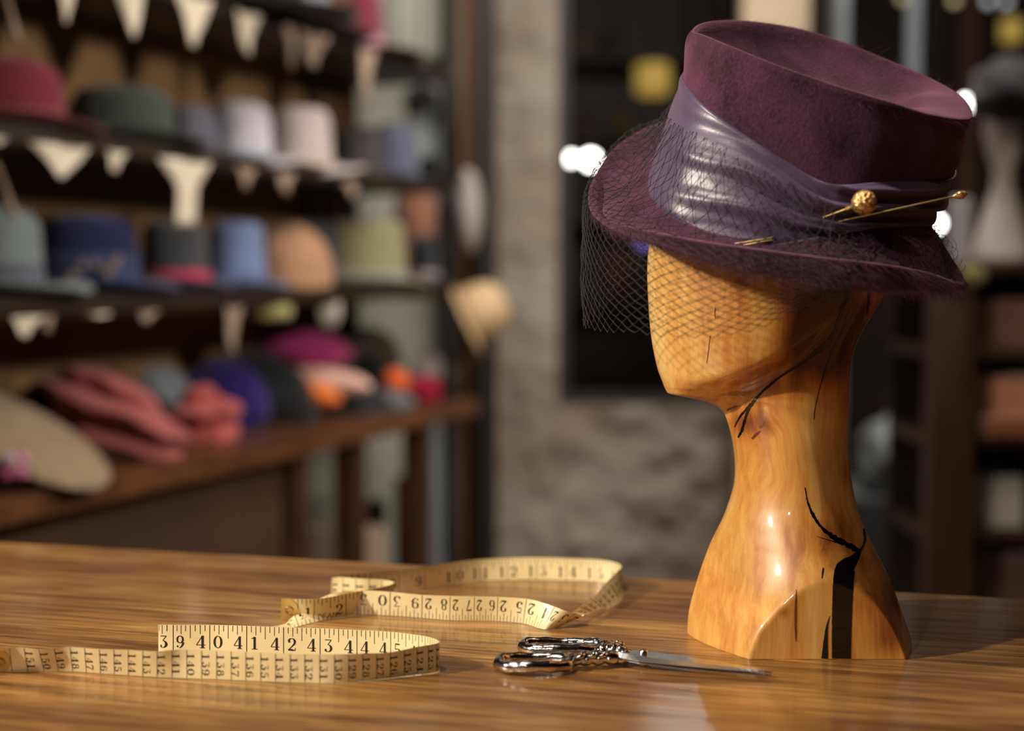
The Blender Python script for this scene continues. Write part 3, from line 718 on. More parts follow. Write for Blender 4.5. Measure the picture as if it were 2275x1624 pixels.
# ------------------------------------------------------------------ the tape measure
def H(px, py, h): return PH(px, py, h/100)
TP = [  # inch, tick edge (px,py,height cm), other edge (px,py,height cm)
 (0.0, (625, 1329, 1.9), (624, 1379, 0)), (1.2, (712, 1328, 1.9), (712, 1378, 0)), (2.25, (785, 1316, 1.9), (785, 1367, 0)), (3.2, (850, 1304, 1.9), (850, 1354, 0)),
 (3.8, (876, 1294, 1.9), (876, 1343, 0)), (4.3, (850, 1288, 1.9), (850, 1337, 0)), (5.0, (800, 1292, 1.7), (800, 1338, 0)), (5.6, (757, 1283, 1.9), (757, 1333, 0)),
 (6.0, (737, 1281, 1.9), (736, 1327, 0)), (6.3, (752, 1276, 1.9), (752, 1322, 0)), (7, (824, 1271, 1.9), (824, 1318, 0)), (8, (886, 1266, 1.9), (886, 1315, 0)),
 (9, (944, 1260, 1.9), (944, 1309, 0)), (10, (1009, 1250, 1.9), (1009, 1299, 0)), (11, (1066, 1242, 1.9), (1066, 1293, 0)), (12, (1127, 1238, 1.9), (1127, 1289, 0)),
 (13, (1192, 1238, 1.9), (1192, 1288, 0)), (14, (1258, 1240, 1.9), (1258, 1290, 0)), (15, (1321, 1243, 1.9), (1321, 1293, 0)), (15.9, (1365, 1250, 1.9), (1365, 1300, 0)),
 (16.9, (1381, 1260, 1.9), (1382, 1308, 0)), (18.6, (1366, 1272, 1.9), (1384, 1322, .1)), (19.8, (1334, 1297, 1.85), (1370, 1341, .1)), (21.0, (1302, 1328, 1.6), (1340, 1357, .2)),
 (22.0, (1272, 1354, 1.2), (1314, 1366, .35)), (22.7, (1245, 1385, .3), (1292, 1363, 1.0)), (23.4, (1216, 1399, 0), (1262, 1353, 1.5)), (24.1, (1200, 1398, 0), (1228, 1342, 1.8)),
 (25, (1162, 1386, 0), (1170, 1331, 1.9)), (26, (1104, 1381, 0), (1106, 1327, 1.9)), (27, (1053, 1380, 0), (1054, 1326, 1.9)), (28, (999, 1379, 0), (1000, 1325, 1.9)),
 (29, (937, 1374, 0), (938, 1322, 1.9)), (30, (866, 1366, .1), (867, 1316, 1.9)), (31, (794, 1364, .1), (794, 1315, 1.8)), (31.6, (760, 1367, .15), (752, 1325, 1.6)),
 (32.1, (728, 1375, .05), (722, 1338, 1.2)), (32.6, (690, 1383, .02), (684, 1357, .7)), (33.1, (656, 1391, .05), (650, 1375, .3)), (33.5, (630, 1399, .1), (626, 1389, 0)), (34.2, (590, 1406, .05), (590, 1396, .02)),
 (36, (500, 1418, .05), (500, 1406, .02)), (37.3, (440, 1416, .4), (440, 1424, 0)), (37.9, (400, 1402, 1.4), (400, 1440, 0)), (38.3, (372, 1388, 1.9), (372, 1446, 0)), (38.56, (352, 1389, 1.9), (352, 1448, 0)),
 (39, (385, 1389, 1.9), (385, 1450, 0)), (40, (466, 1388, 1.9), (466, 1450, 0)), (41, (548, 1391, 1.9), (548, 1452, 0)), (42, (630, 1394, 1.9), (630, 1455, 0)),
 (43, (711, 1396, 1.9), (711, 1458, 0)), (44, (793, 1400, 1.9), (793, 1462, 0)), (45, (868, 1404, 1.9), (868, 1467, 0)), (46, (930, 1411, 1.9), (930, 1475, 0)),
 (46.7, (963, 1419, 1.9), (963, 1482, 0)), (47.2, (976, 1427, 1.9), (976, 1489, 0)), (47.7, (967, 1433, 1.85), (967, 1495, 0)), (48.4, (928, 1440, 1.85), (928, 1500, 0)),
 (49.2, (868, 1450, 1.85), (868, 1507, 0)), (50.0, (806, 1456, 1.8), (806, 1514, 0)), (50.8, (742, 1457, 1.85), (742, 1519, 0)), (51.6, (675, 1456, 1.85), (675, 1518, 0)),
 (52.4, (609, 1454, 1.85), (609, 1516, 0)), (53.2, (542, 1451, 1.85), (542, 1513, 0)), (54.0, (476, 1448, 1.85), (476, 1510, 0)), (54.8, (409, 1446, 1.85), (409, 1508, 0)),
 (55.5, (350, 1450, 1.8), (350, 1506, 0)), (56.3, (285, 1456, 1.5), (285, 1502, 0)), (57.1, (220, 1459, 1.3), (222, 1498, 0)), (57.9, (155, 1464, 1.0), (158, 1491, .1)),
 (58.6, (95, 1462, 1.1), (100, 1482, .4)), (59.3, (35, 1458, 1.2), (38, 1482, .4)), (60.0, (-22, 1459, 1.3), (-20, 1486, .3))]
TPT = [H(*t[1]) for t in TP]; TPO = [H(*t[2]) for t in TP]
NS = 1800
dT = cr_open(TPT, NS); dO = cr_open(TPO, NS)
inch = [float(np.interp(i*(len(TP)-1)/(NS-1), range(len(TP)), [t[0] for t in TP])) for i in range(NS)]
WT = .01905
for i in range(NS):
    c = (dT[i]+dO[i])/2; d = (dT[i]-dO[i]).normalized()
    dT[i] = c+d*WT/2; dO[i] = c-d*WT/2
    lo = min(dT[i].z, dO[i].z); lift = TZ+.0004-lo
    if lift > 0 or True:
        lift = max(lift, -.004) if lift < 0 else lift
        if lo-TZ < .0035 or lift > 0: dT[i].z += TZ+.0004-lo; dO[i].z += TZ+.0004-lo
for it in range(6):
    for A_ in (dT, dO):
        B_ = [v.copy() for v in A_]
        for i in range(1, NS-1): A_[i] = B_[i]*.5+(B_[i-1]+B_[i+1])*.25
def tape_at(s, v, off=0):      # v: 0 at the other edge, 1 at the tick edge
    i = float(np.interp(s, inch, range(NS))); k = min(int(i), NS-2); t = i-k
    a = dO[k].lerp(dO[k+1], t); c = dT[k].lerp(dT[k+1], t)
    p = a.lerp(c, v)
    if off:
        ds = (dO[min(k+2, NS-1)]+dT[min(k+2, NS-1)])-(dO[max(k-1, 0)]+dT[max(k-1, 0)])
        p = p+ds.cross(c-a).normalized()*off
    return p
tape = empty('tape_measure', (dO[900]+dT[900])/2*Vector((1, 1, 0)) if False else Vector((dO[900].x, dO[900].y, TZ)), 'cream sewing tape measure looping on its edge across the counter, black inch figures', 'tape measure')
b = MB()
rows = [[dO[i].lerp(dT[i], k/4) for k in range(5)] for i in range(0, NS, 2)]+[[dO[-1].lerp(dT[-1], k/4) for k in range(5)]]
b.grid(rows)
b.mi = 1
def quadstrip(pairs, off):
    # pairs: list of ((s,v),(s,v)) left/right
    b.add([tape_at(s, v, off) for pr in pairs for (s, v) in pr], [(2*k, 2*k+1, 2*k+3, 2*k+2) for k in range(len(pairs)-1)])
OFF = .00012
def line(s, v0, v1, wd, off):
    quadstrip([((s-wd/2, v0+(v1-v0)*k/3), (s+wd/2, v0+(v1-v0)*k/3)) for k in range(4)], off)
def ell(cx, cy, rx, ry, a0, a1, n=18, thick=.17, thin=.045):
    o = []
    for k in range(n+1):
        a = math.radians(a0+(a1-a0)*k/n); o.append((cx+rx*math.cos(a), cy+ry*math.sin(a), thin+(thick-thin)*abs(math.cos(a))**1.5))
    return o
GL = {
 '0': ([ell(.36, .5, .25, .46, 0, 360, 26)], .72),
 '1': ([[(.34, .02, .17), (.34, .98, .17)], [(.12, .03, .05), (.56, .03, .05)], [(.12, .84, .05), (.26, .9, .07), (.36, .97, .06)]], .62),
 '2': ([ell(.36, .70, .23, .26, 165, 0, 14)+[(.56, .56, .14), (.40, .36, .08), (.16, .12, .05), (.10, .05, .06)], [(.10, .08, .12), (.36, .07, .15), (.60, .05, .07), (.64, .24, .05)], ell(.18, .72, .04, .04, 0, 360, 8, .1, .1)], .72),
 '3': ([[(.12, .95, .06), (.58, .95, .06)], [(.58, .95, .05), (.32, .58, .05)], ell(.33, .31, .24, .27, 88, -140, 16), ell(.17, .17, .04, .04, 0, 360, 8, .1, .1)], .70),
 '4': ([[(.48, .02, .17), (.48, .98, .17)], [(.46, .96, .05), (.06, .27, .05)], [(.05, .26, .05), (.68, .26, .05)], [(.30, .03, .05), (.66, .03, .05)]], .74),
 '5': ([[(.16, .95, .09), (.40, .93, .12), (.58, .95, .05)], [(.17, .95, .05), (.15, .55, .05)], ell(.33, .31, .24, .28, 125, -140, 16), ell(.17, .17, .04, .04, 0, 360, 8, .1, .1)], .70),
 '6': ([ell(.37, .30, .23, .27, 0, 360, 20, .15), ell(.48, .5, .36, .46, 178, 100, 10, .16), ell(.56, .84, .035, .035, 0, 360, 8, .09, .09)], .74),
 '7': ([[(.10, .93, .11), (.36, .92, .14), (.64, .95, .06)], [(.64, .95, .05), (.42, .45, .10), (.32, .05, .17)], [(.10, .96, .05), (.09, .72, .05)]], .70),
 '8': ([ell(.36, .74, .18, .22, 0, 360, 18, .12), ell(.36, .28, .23, .26, 0, 360, 20, .16)], .72),
 '9': ([ell(.35, .70, .23, .27, 0, 360, 20, .15), ell(.24, .5, .36, .46, -2, -80, 10, .16), ell(.16, .16, .035, .035, 0, 360, 8, .09, .09)], .74),
 'D': ([[(.10, .02, .09), (.10, .98, .09)], ell(.12, .5, .45, .46, 90, -90, 14, .09, .09)], .7), 'E': ([[(.1, .02, .09), (.1, .98, .09)], [(.1, .95, .09), (.5, .95, .09)], [(.1, .5, .09), (.45, .5, .09)], [(.1, .05, .09), (.5, .05, .09)]], .62),
 'A': ([[(.02, .02, .09), (.32, .97, .09)], [(.32, .97, .09), (.62, .02, .09)], [(.14, .35, .08), (.5, .35, .08)]], .72), 'N': ([[(.1, .02, .09), (.1, .98, .09)], [(.1, .98, .09), (.55, .02, .09)], [(.55, .02, .09), (.55, .98, .09)]], .74)}
def glyph(ch, fn, off):
    strokes, _w = GL[ch]
    for st in strokes:
        pts = []
        for k in range(len(st)-1):
            n = max(1, int(math.hypot(st[k+1][0]-st[k][0], st[k+1][1]-st[k][1])/.12))
            for q in range(n): t = q/n; pts.append(tuple(st[k][m]*(1-t)+st[k+1][m]*t for m in range(3)))
        pts.append(st[-1]); prs = []
        for k, (x, y, wd) in enumerate(pts):
            x0, y0, _ = pts[max(k-1, 0)]; x1, y1, _ = pts[min(k+1, len(pts)-1)]
            dx, dy = x1-x0, y1-y0; l = math.hypot(dx, dy) or 1; nx, ny = -dy/l*wd/2, dx/l*wd/2
            prs.append((fn(x+nx, y+ny), fn(x-nx, y-ny)))
        quadstrip(prs, off)
# inch side
dh = .47; v0 = .14; kw = dh*.75      # digit height in widths of the tape
def put_inch(txt, s_left, off=OFF, h=dh, vb=v0, wsc=1.05):
    x = s_left
    for ch in txt:
        glyph(ch, lambda a, c, x=x: (x+a*h*.75*wsc, vb+c*h), off); x += GL[ch][1]*h*.75*wsc
for n in range(1, 60):
    line(n, 0.02, .99, .020, OFF)
    t = str(n)
    if len(t) == 1: wd = GL[t][1]*dh*.79; put_inch(t, n-wd-.09)
    else:
        wd = GL[t[0]][1]*dh*.79; put_inch(t[0], n-wd-.09); put_inch(t[1], n+.09)
for k in range(4, 60*8):
    if k % 8 == 0: continue
    ln = .47 if k % 8 == 4 else (.33 if k % 2 == 0 else .22)
    line(k/8, .99-ln, .99, .016, OFF)
put_inch('DEAN', 1.12, h=.22, vb=.06, wsc=1.3)
# centimetre side
for n in range(2, 152):
    s = n/2.54; line(s, .01, .99, .014, -OFF)
    t = str(n); hgt = .26; vw = .27 if len(t) == 3 else .3
    v = .5+vw*len(t)/2*1.0
    for ch in t:
        # the figure's top points to smaller values, reading from the tick edge down
        glyph(ch, lambda a, c, v=v: (s-1.27/2.54+hgt/2*.75-c*hgt*.75, v-a*vw*1.25-.02), -OFF); v -= vw
M_tape = mat('cream_oilcloth_tape', srgb(243, 222, 164), srgb(250, 231, 178), rough=.38, scale=40, coat=.25, coatr=.2)
M_ink = mat('black_print', srgb(28, 22, 20), srgb(36, 28, 24), rough=.5)
b.build('printed_tape', [M_tape, M_ink], tape)
# brass ends with eyelets
def brass_end(s0, s1, rnd, label=None):
    b = MB()
    for sgn in (1, -1):
        rows = []
        for i in range(13):
            row = []
            for k in range(13):
                v = k/12
                e = s0+(s1-s0)*(i/12)*(1-(.42*abs(2*v-1)**2.4 if True else 0))
                row.append(tape_at(e, v*1.06-.03, sgn*.0005))
            rows.append(row)
        b.grid(rows)
    o = b.build('brass_end', M_brass, tape)
    b = MB(); c = tape_at((s0+s1*1.0)/2, .5, 0); sm = (s0+s1)/2
    for sgn in (1, -1):
        pts = [tape_at(sm+.115*math.cos(a*math.pi/10), .5+.115*math.sin(a*math.pi/10)/.75, sgn*.0010) for a in range(20)]
        b.tube(pts, .00055, 8, closed=True)
        pts = [tape_at(sm+.05*math.cos(a*math.pi/5), .5+.05*math.sin(a*math.pi/5)/.75, sgn*.0007) for a in range(10)]
    b.build('eyelet', mat('eyelet_brass', srgb(190, 146, 96), rough=.35, metal=.5), tape)
    b = MB(); cc = [tape_at(sm+.075*math.cos(a*math.pi/8), .5+.075*math.sin(a*math.pi/8)/.75, .0006) for a in range(16)]
brass_end(-.02, .50, True); brass_end(60.02, 59.48, True)

# ------------------------------------------------------------------ the scissors
def G2(px, py): return PH(px, py, 0)
piv = G2(1412, 1484)+Vector((0, .006, 0)); tip = G2(1714, 1508)
sc_ = empty('scissors', Vector((piv.x, piv.y, TZ)), 'closed chrome scissors with ornate ring handles, blades pointing at the wooden head', 'scissors')
ax = (tip-piv); ax.z = 0; LB = ax.length; ax.normalize(); ay = Vector((-ax.y, ax.x, 0))  # ay points away from the camera
def blade(off, z0, z1, s, name):
    b = MB(); n = 24; rows = []
    for i in range(n+1):
        t = i/n; x = -.012+(LB+.012)*t
        wd = .0200*(1-t**2.2)**.85*(.55+.45*min(1, t*6))+.0004
        z = z0+(z1-z0)*t; th = .0030*(1-.6*t)
        yb = .0065*s*(1-t); 
        A = piv+ax*x+ay*(yb+wd/2); B = piv+ax*x+ay*(yb-wd/2); C = piv+ax*x+ay*(yb-wd/2*.55)
        Z = Vector((0, 0, z))
        rows.append([A+Z+Vector((0, 0, th)), C+Z+Vector((0, 0, th)), B+Z+Vector((0, 0, th*.15)), B+Z, A+Z])
    b.grid(rows, close_u=True); o = len(b.v)-5*(n+1)
    b.f.append(tuple(o+k for k in range(5))[::-1]); b.m.append(0)
    return b.build(name, M_blade, sc_, smooth=False)
blade(0, .0068, .0040, -.35, 'blade'); blade(0, .0042, .0018, .35, 'blade')
def ring(cx, cy, rx, ry, rot, z, r, name):
    b = MB(); c = G2(cx, cy); pts = []; rs = []
    for k in range(40):
        a = 2*math.pi*k/40; x = rx*math.cos(a); y = ry*math.sin(a)
        pts.append(Vector((c.x+x*math.cos(rot)-y*math.sin(rot), c.y+x*math.sin(rot)+y*math.cos(rot), TZ+z+.0008*math.sin(3*a)))); rs.append(r*(1+.22*math.sin(a*5+1)**2))
    b.tube(pts, rs, 12, closed=True); return c, b
def handle(cx, cy, rx, ry, rot, z, r, sgn):
    c, b = ring(cx, cy, rx, ry, rot, z, r, 'handle')
    c = Vector((c.x, c.y, TZ+z)); end = piv+ax*-.006+Vector((0, 0, .006 if sgn > 0 else .0045))
    st = c+(end-c).normalized()*rx*.92; n = 30; pts = []; rs = []
    for i in range(n+1):
        t = i/n; p = st.lerp(end, t)+ay*sgn*.0035*math.sin(math.pi*t)+Vector((0, 0, .0022*math.sin(math.pi*t)))
        pts.append(p); rs.append(.0030+.0016*abs(math.sin(t*math.pi*4.5))+.001*math.sin(math.pi*t))
    b.tube(pts, rs, 12)
    for t, rr in ((.18, .0052), (.36, .0044), (.55, .0056), (.75, .0046), (.92, .0055)):
        b.sphere(pts[int(t*n)], rr, 14, 10, (1.25, 1, .8))
    for t, s_ in ((.3, 1), (.5, 1), (.68, 1)):      # scroll ornament on the outside of each shank
        q = pts[int(t*n)]+ay*sgn*.005
        b.tube([q+(ax*math.cos(a*.7)*.0048+ay*math.sin(a*.7)*.0036)*(1-a*.07)+Vector((0, 0, .0004*a)) for a in range(12)], .0014, 8)
    return b.build('handle', M_chrome, sc_)
handle(1187, 1490, .0240, .0140, .03, .0058, .0036, -1)
handle(1252, 1459, .0285, .0120, -.05, .0074, .0036, 1)
b = MB(); b.lathe([(.0002, .0118), (.0022, .0116), (.0030, .0108), (.0033, .0095), (.0033, .001), (.0002, .001)], piv+ax*.006, 20); b.build('pivot_screw', M_chrome, sc_)

# ------------------------------------------------------------------ display shelving on the left
SH = empty('display_shelving', shelf_at(400, .15)*1.0+Vector((0, 0, 0)), 'long dark wooden shelving along the left wall, crowded with hats', 'shelving')
M_board = mat('dark_shelf_board', srgb(30, 22, 17), srgb(50, 36, 25), rough=.5, scale=5, stretch=(2, 2, 8), bump=.1)
M_backp = mat('brown_back_panel', srgb(124, 92, 58), srgb(140, 106, 68), rough=.7, scale=4, stretch=(1, 1, .2))
angS = math.atan2(dirS.y, dirS.x)
t0 = -.22; t1 = (shelf_at(1003)-S0).length
def sbox(t_a, t_b, back0, back1, z0, z1):
    c = S0+dirS*((t_a+t_b)/2)+nS*((back0+back1)/2)
    return ((c.x, c.y, (z0+z1)/2), (t_b-t_a, abs(back1-back0), z1-z0), angS)
def spart(name, m, *boxes, bev=.002, parent=SH):
    b = MB()
    for q in boxes: b.box(q[0], q[1], q[2])
    return b.build(name, m, parent, smooth=False, bevel=bev)
DEP = .31
spart('shelf', M_board, sbox(t0, t1, 0, DEP, zA-.03, zA))
spart('shelf', M_board, sbox(t0, t1, 0, DEP, zB-.03, zB))
spart('shelf', M_board, sbox(t0, t1, 0, DEP, zT-.03, zT))
M_frontp = mat('dark_brown_front_panel', srgb(66, 44, 26), srgb(80, 54, 32), rough=.65, scale=4)
M_count2 = mat('brown_shelf_wood', srgb(84, 50, 28), srgb(112, 70, 40), rough=.4, scale=5, stretch=(2, 2, 8), coat=.2)
spart('display_top', M_count2, sbox(t0, t1+.14, -.03, .42, zC-.045, zC))
tb = (shelf_at(868)-S0).length-.15
spart('back_panel', M_backp, sbox(t0, (shelf_at(800, DEP)-S0-nS*DEP).dot(dirS), DEP+.002, DEP+.02, zC, 2.6))
spart('front_panel', M_frontp, sbox(t0, (shelf_at(652)-S0).length, .03, .05, .06, zC-.045))
ta = (shelf_at(700)-S0).length
for a in ((655, 672), (788, 800), (938, 948)):
    ta_ = (shelf_at(a[0])-S0).length; spart('leg', M_cabd, sbox(ta_, ta_+.06, .0, .06, 0, zC-.045))
spart('upright', M_dark, sbox(t1-.025, t1, -.005, .02, 0, 2.9)); spart('upright', M_dark, sbox(t1-.025, t1, DEP-.02, DEP, 0, 2.9))
for px in (690,):
    tq = (shelf_at(px, DEP-.01)-S0-nS*(DEP-.01)).dot(dirS)
    for dd, m_ in ((0, M_board), (.14, M_count2)): spart('upright', m_, sbox(tq+dd, tq+dd+.05, DEP-.02, DEP, zC, 2.5))
def mpp(Y): return Y*1.0/FPX
def felt_hat(label, sh, cx, wc, ytop, ybot, color, brim=None, band=None, crease=.35, back=.15, yaw=0, depth=.085, bw=.055, curl=.010, taper=.88, cat='hat', group=None, z=None, tilt=(0, 0), droop=0, name='hat', bandh=.28):
    p = shelf_at(cx, back); k = mpp(p.y); a = wc*k/2; h = (ybot-ytop)*k
    zz = {'A': zA, 'B': zB, 'C': zC, 'T': zT}[sh] if z is None else z
    o = empty(name, Vector((p.x, p.y, zz)), label, cat, group)
    n = 40; c0 = Vector((p.x, p.y, zz+.006))
    Rt = Matrix.Rotation(yaw, 3, 'Z') @ Matrix.Rotation(tilt[0], 3, 'Y') @ Matrix.Rotation(tilt[1], 3, 'X')
    def V(x, y, z_): return c0+Rt @ Vector((x, y, z_))
    bd = depth; rows = []
    prof = [(1, 0), (.99, .15), (.965, .4), (.94, .65), (.915, .82), (taper, .93), (taper-.07, .985), (taper-.16, 1.0), (taper-.3, .97), (taper-.5, .92), (.2, .90), (.01, .90)]
    for r, q in prof:
        row = []
        for i in range(n):
            t = 2*math.pi*i/n; x = a*r*math.cos(t); y = bd*r*math.sin(t)
            dip = crease*h*math.exp(-(y/(bd*.33))**2)*max(0, (q-.75)/.25)*(.55 if r > .5 else 1)*(1 if crease < .5 else 1)
            row.append(V(x, y, h*q-dip*.6))
        rows.append(row)
    b = MB(); b.grid(rows, close_u=True); b.build('crown', color, o, solid=.003)
    if brim is not False:
        bwx = bw; rows = []
        for s in np.linspace(0, 1, 7):
            row = []
            for i in range(n):
                t = 2*math.pi*i/n
                up = curl*(s**3)*abs(math.sin(t))*2.2-droop*s*s*abs(math.cos(t))
                row.append(V((a+bwx*s)*math.cos(t), (bd+bwx*s)*math.sin(t), up+.001))
            rows.append(row)
        b = MB(); b.grid(rows, close_u=True); b.build('brim', brim or color, o, solid=.004)
    if band is not None:
        b = MB(); rows = []
        for q in (.01, .05, bandh-.03, bandh):
            row = []
            for i in range(n):
                t = 2*math.pi*i/n; r = 1.0-.09*q+(.012 if .02 < q < bandh-.01 else .004); row.append(V(a*r*math.cos(t)+.0022*math.cos(t), bd*r*math.sin(t)+.0022*math.sin(t), h*q))
            rows.append(row)
        b.grid(rows, close_u=True); b.build('hat_band', band, o, solid=.001)
    return o
f = felt
# top shelf
felt_hat('black wide-brimmed hat at the near end of the top shelf', 'T', 560, 250, -80, 40, f(22, 22, 24), bw=.12, curl=.0, back=.05)
felt_hat('light grey hat with a black brim on the top shelf', 'T', 660, 170, -60, 55, f(120, 124, 134), brim=f(24, 22, 24), bw=.10, curl=0, back=.10)
felt_hat('raspberry red hat with a dark brim at the far end of the top shelf', 'T', 812, 90, -60, 78, f(104, 34, 50), brim=f(52, 16, 22), band=f(160, 110, 130), bw=.11, curl=0, back=.10, bandh=.25)
# upper row
felt_hat('burgundy fedora at the near end of the upper shelf', 'A', 20, 270, 95, 245, f(118, 44, 56), brim=f(84, 22, 34), band=f(130, 66, 62), bw=.07, crease=.5)
felt_hat('dark green fedora with a rose pink band on the upper shelf', 'A', 280, 235, 138, 262, f(66, 74, 68), brim=f(34, 36, 30), band=f(165, 64, 80), bw=.075, crease=.5, bandh=.24)
felt_hat('slate grey trilby between the green and silver hats on the upper shelf', 'A', 440, 110, 168, 275, f(112, 112, 128), bw=.06, curl=-.01, back=.19, crease=.4)
felt_hat('silver white trilby with a pale blue band on the upper shelf', 'A', 545, 128, 168, 290, f(186, 184, 194), band=f(140, 155, 168), back=.12, curl=-.012, bw=.075, crease=.35, bandh=.12)
felt_hat('pale beige wide-brimmed hat with tall crown on the upper shelf', 'A', 672, 140, 212, 338, f(182, 168, 166), band=f(188, 170, 156), back=.12, curl=-.014, bw=.085, crease=.05, taper=.86, bandh=.15)
felt_hat('charcoal round hat behind the pale beige hat on the upper shelf', 'A', 800, 110, 232, 345, f(66, 62, 64), bw=.035, crease=0, back=.21, taper=.8)
felt_hat('slate blue cloche near the far end of the upper shelf', 'A', 880, 96, 228, 352, f(88, 92, 112), bw=.06, crease=0, taper=.7, droop=.02)
felt_hat('small black hat at the far end of the upper shelf', 'A', 958, 50, 300, 356, f(34, 33, 36), bw=.03, crease=0, back=.1)
# middle row
felt_hat('grey green fedora with slate band at the near end of the middle shelf', 'B', 15, 160, 468, 655, f(112, 124, 124), band=f(88, 92, 106), bw=.085, crease=.3, taper=.74, bandh=.36, back=.10)
nv_ = felt_hat('navy blue hat with a flowered band on the middle shelf', 'B', 200, 225, 488, 652, f(38, 44, 84), band=f(62, 72, 112), bw=.075, crease=.5, bandh=.5)
felt_hat('charcoal trilby with a bright red band on the middle shelf', 'B', 392, 150, 500, 648, f(64, 66, 70), brim=f(48, 52, 84), band=f(176, 58, 82), bw=.05, crease=.4, bandh=.28, back=.14)
felt_hat('light blue hat with a blue band on the middle shelf', 'B', 528, 128, 502, 645, f(112, 128, 168), band=f(80, 92, 138), bw=.05, crease=.1, taper=.9, bandh=.2)
felt_hat('slate grey domed hat behind the tan hat on the middle shelf', 'B', 700, 110, 505, 640, f(74, 78, 88), brim=False, crease=0, taper=.66, back=.24)
felt_hat('khaki bowler with a pale grey band on the middle shelf', 'B', 815, 178, 484, 622, f(144, 138, 104), band=f(140, 146, 142), bw=.065, crease=0, taper=.93, bandh=.22, back=.13)
felt_hat('black hat with a pale trim at the far end of the middle shelf', 'B', 945, 66, 520, 625, f(34, 36, 44), band=f(150, 140, 148), bw=.03, crease=0, taper=.8, back=.08)
felt_hat('copper orange hat behind the khaki bowler on the middle shelf', 'B', 925, 100, 405, 625, f(128, 88, 68), brim=f(128, 90, 70), bw=.03, crease=.1, taper=.75, back=.26)
# flowers on the navy hat's band
pN = shelf_at(200, .15)
M_flower = f(170, 150, 132)
for i, (px, py, r) in enumerate(((160, 612, 14), (182, 590, 12), (212, 588, 13), (238, 605, 16), (252, 588, 17), (262, 575, 11))):
    c = P(px, py, pN.y-.095); b = MB()
    for k in range(6): b.sphere(c+Vector((math.cos(k*1.047)*.0045*r/13, 0, math.sin(k*1.047)*.0045*r/13)), .0042*r/13, 8, 6, (1, .5, 1))
    b.sphere(c+Vector((0, -.002, 0)), .003, 8, 6); b.build('flower', M_flower, nv_)
# soft things
def blob(label, cat, name, cx, cy, wpx, hpx, back, color, rot=0, dep=.06, amp=.10, freq=9, sq=1, seed=0, hole=False, on=None, group=None):
    p = shelf_at(cx, back); k = mpp(p.y); rx = wpx*k/2; rz = hpx*k/2
    c = P(cx, cy, p.y); og = c.copy(); b = MB(); n, m = 48, 30; rows = []
    R_ = Matrix.Rotation(rot, 3, 'Y')
    for i in range(m+1):
        a = math.pi*i/m; row = []
        for j in range(n):
            t = 2*math.pi*j/n; d = Vector((max(math.sin(a), .004)*math.cos(t), max(math.sin(a), .004)*math.sin(t), -math.cos(a)))
            f_ = 1+amp*(mnoise.noise(d*2.2+Vector((seed, 0, 0)))+.5*math.sin(freq*(d.x*.6+d.z*.8)+seed))
            if hole: f_ *= 1-.55*math.exp(-((d.x-.1)**2+(d.z)**2)/.10)*(1 if d.y < 0 else 0)
            v = R_ @ Vector((d.x*rx, d.y*dep, d.z*rz))*f_
            q = c+v; row.append(q)
        rows.append(row)
    b.grid(rows, close_u=True); mz = min(v[2] for v in b.v)
    floor_ = {'A': zA, 'B': zB, 'C': zC}[on] if on else None
    if floor_ is not None:
        b.v = [(v[0], v[1], max(v[2], floor_+.001)) for v in b.v]
        lowest = min(v[2] for v in b.v)
    return tag(b.build(name, color, origin=og), label, cat, group)
def knit(r, g, b_):
    a = srgb(r, g, b_)
    return mat('knit_%d_%d_%d' % (r, g, b_), a, tuple(min(1, x*1.5) for x in a[:3])+(1,), rough=.95, scale=60, bump=.8, bscale=160, sheen=.2, spec=.1)
blob('tan rounded hat in front of a slate one on the middle shelf', 'hat', 'hat', 645, 632, 188, 268, .12, f(178, 136, 104), dep=.10, amp=.03, on='B', seed=50, rot=.12)
# lowest display: black fur hat and flower, taupe brim, scarves, berets
blob('black furry hat under the taupe brim at the near end of the display', 'hat', 'fur_hat', 40, 1050, 330, 150, .16, knit(26, 25, 24), dep=.07, amp=.08, on='C', seed=2)
blob('black knitted beanie behind the rose pink scarf', 'beanie', 'beanie', 110, 900, 250, 150, .33, knit(18, 18, 19), dep=.09, on='C', seed=3)
# rose scarf: folded ridges
def scarf(label, cx, cy, wpx, hpx, back, color, n_f, rot, dep=.07, seed=0, name='scarf'):
    p = shelf_at(cx, back); k = mpp(p.y); c = P(cx, cy, p.y); b = MB(); L_ = wpx*k/2; Hh = hpx*k/2; rows = []
    for i in range(37):
        a = math.pi*i/36; row = []
        for j in range(72):
            t = 2*math.pi*j/72; d = Vector((max(math.sin(a), .004)*math.cos(t), max(math.sin(a), .004)*math.sin(t), -math.cos(a)))
            fold = .13*math.sin(n_f*(d.z*1.0-d.x*.35+.25*mnoise.noise(d*1.6+Vector((seed, 1, 0)))))+.10*mnoise.noise(d*2+Vector((seed, 3, 0)))
            v = Vector((d.x*L_, d.y*dep*(1+fold*1.6), d.z*Hh))*(1+fold)
            q = c+Matrix.Rotation(rot, 3, 'Y') @ v; row.append((q.x, q.y, max(q.z, zC+.001)))
        rows.append(row)
    b.grid(rows, close_u=True); return tag(b.build(name, color, origin=c), label, 'scarf')
scarf('rose pink knitted scarf heaped in soft folds beside the taupe brim', 258, 925, 330, 150, .13, knit(158, 88, 86), 8, .52, seed=1, dep=.07)
scarf('coral pink rolled scarf beside the rose pink one', 455, 930, 150, 135, .11, knit(168, 84, 80), 7, .2, seed=5, dep=.06)
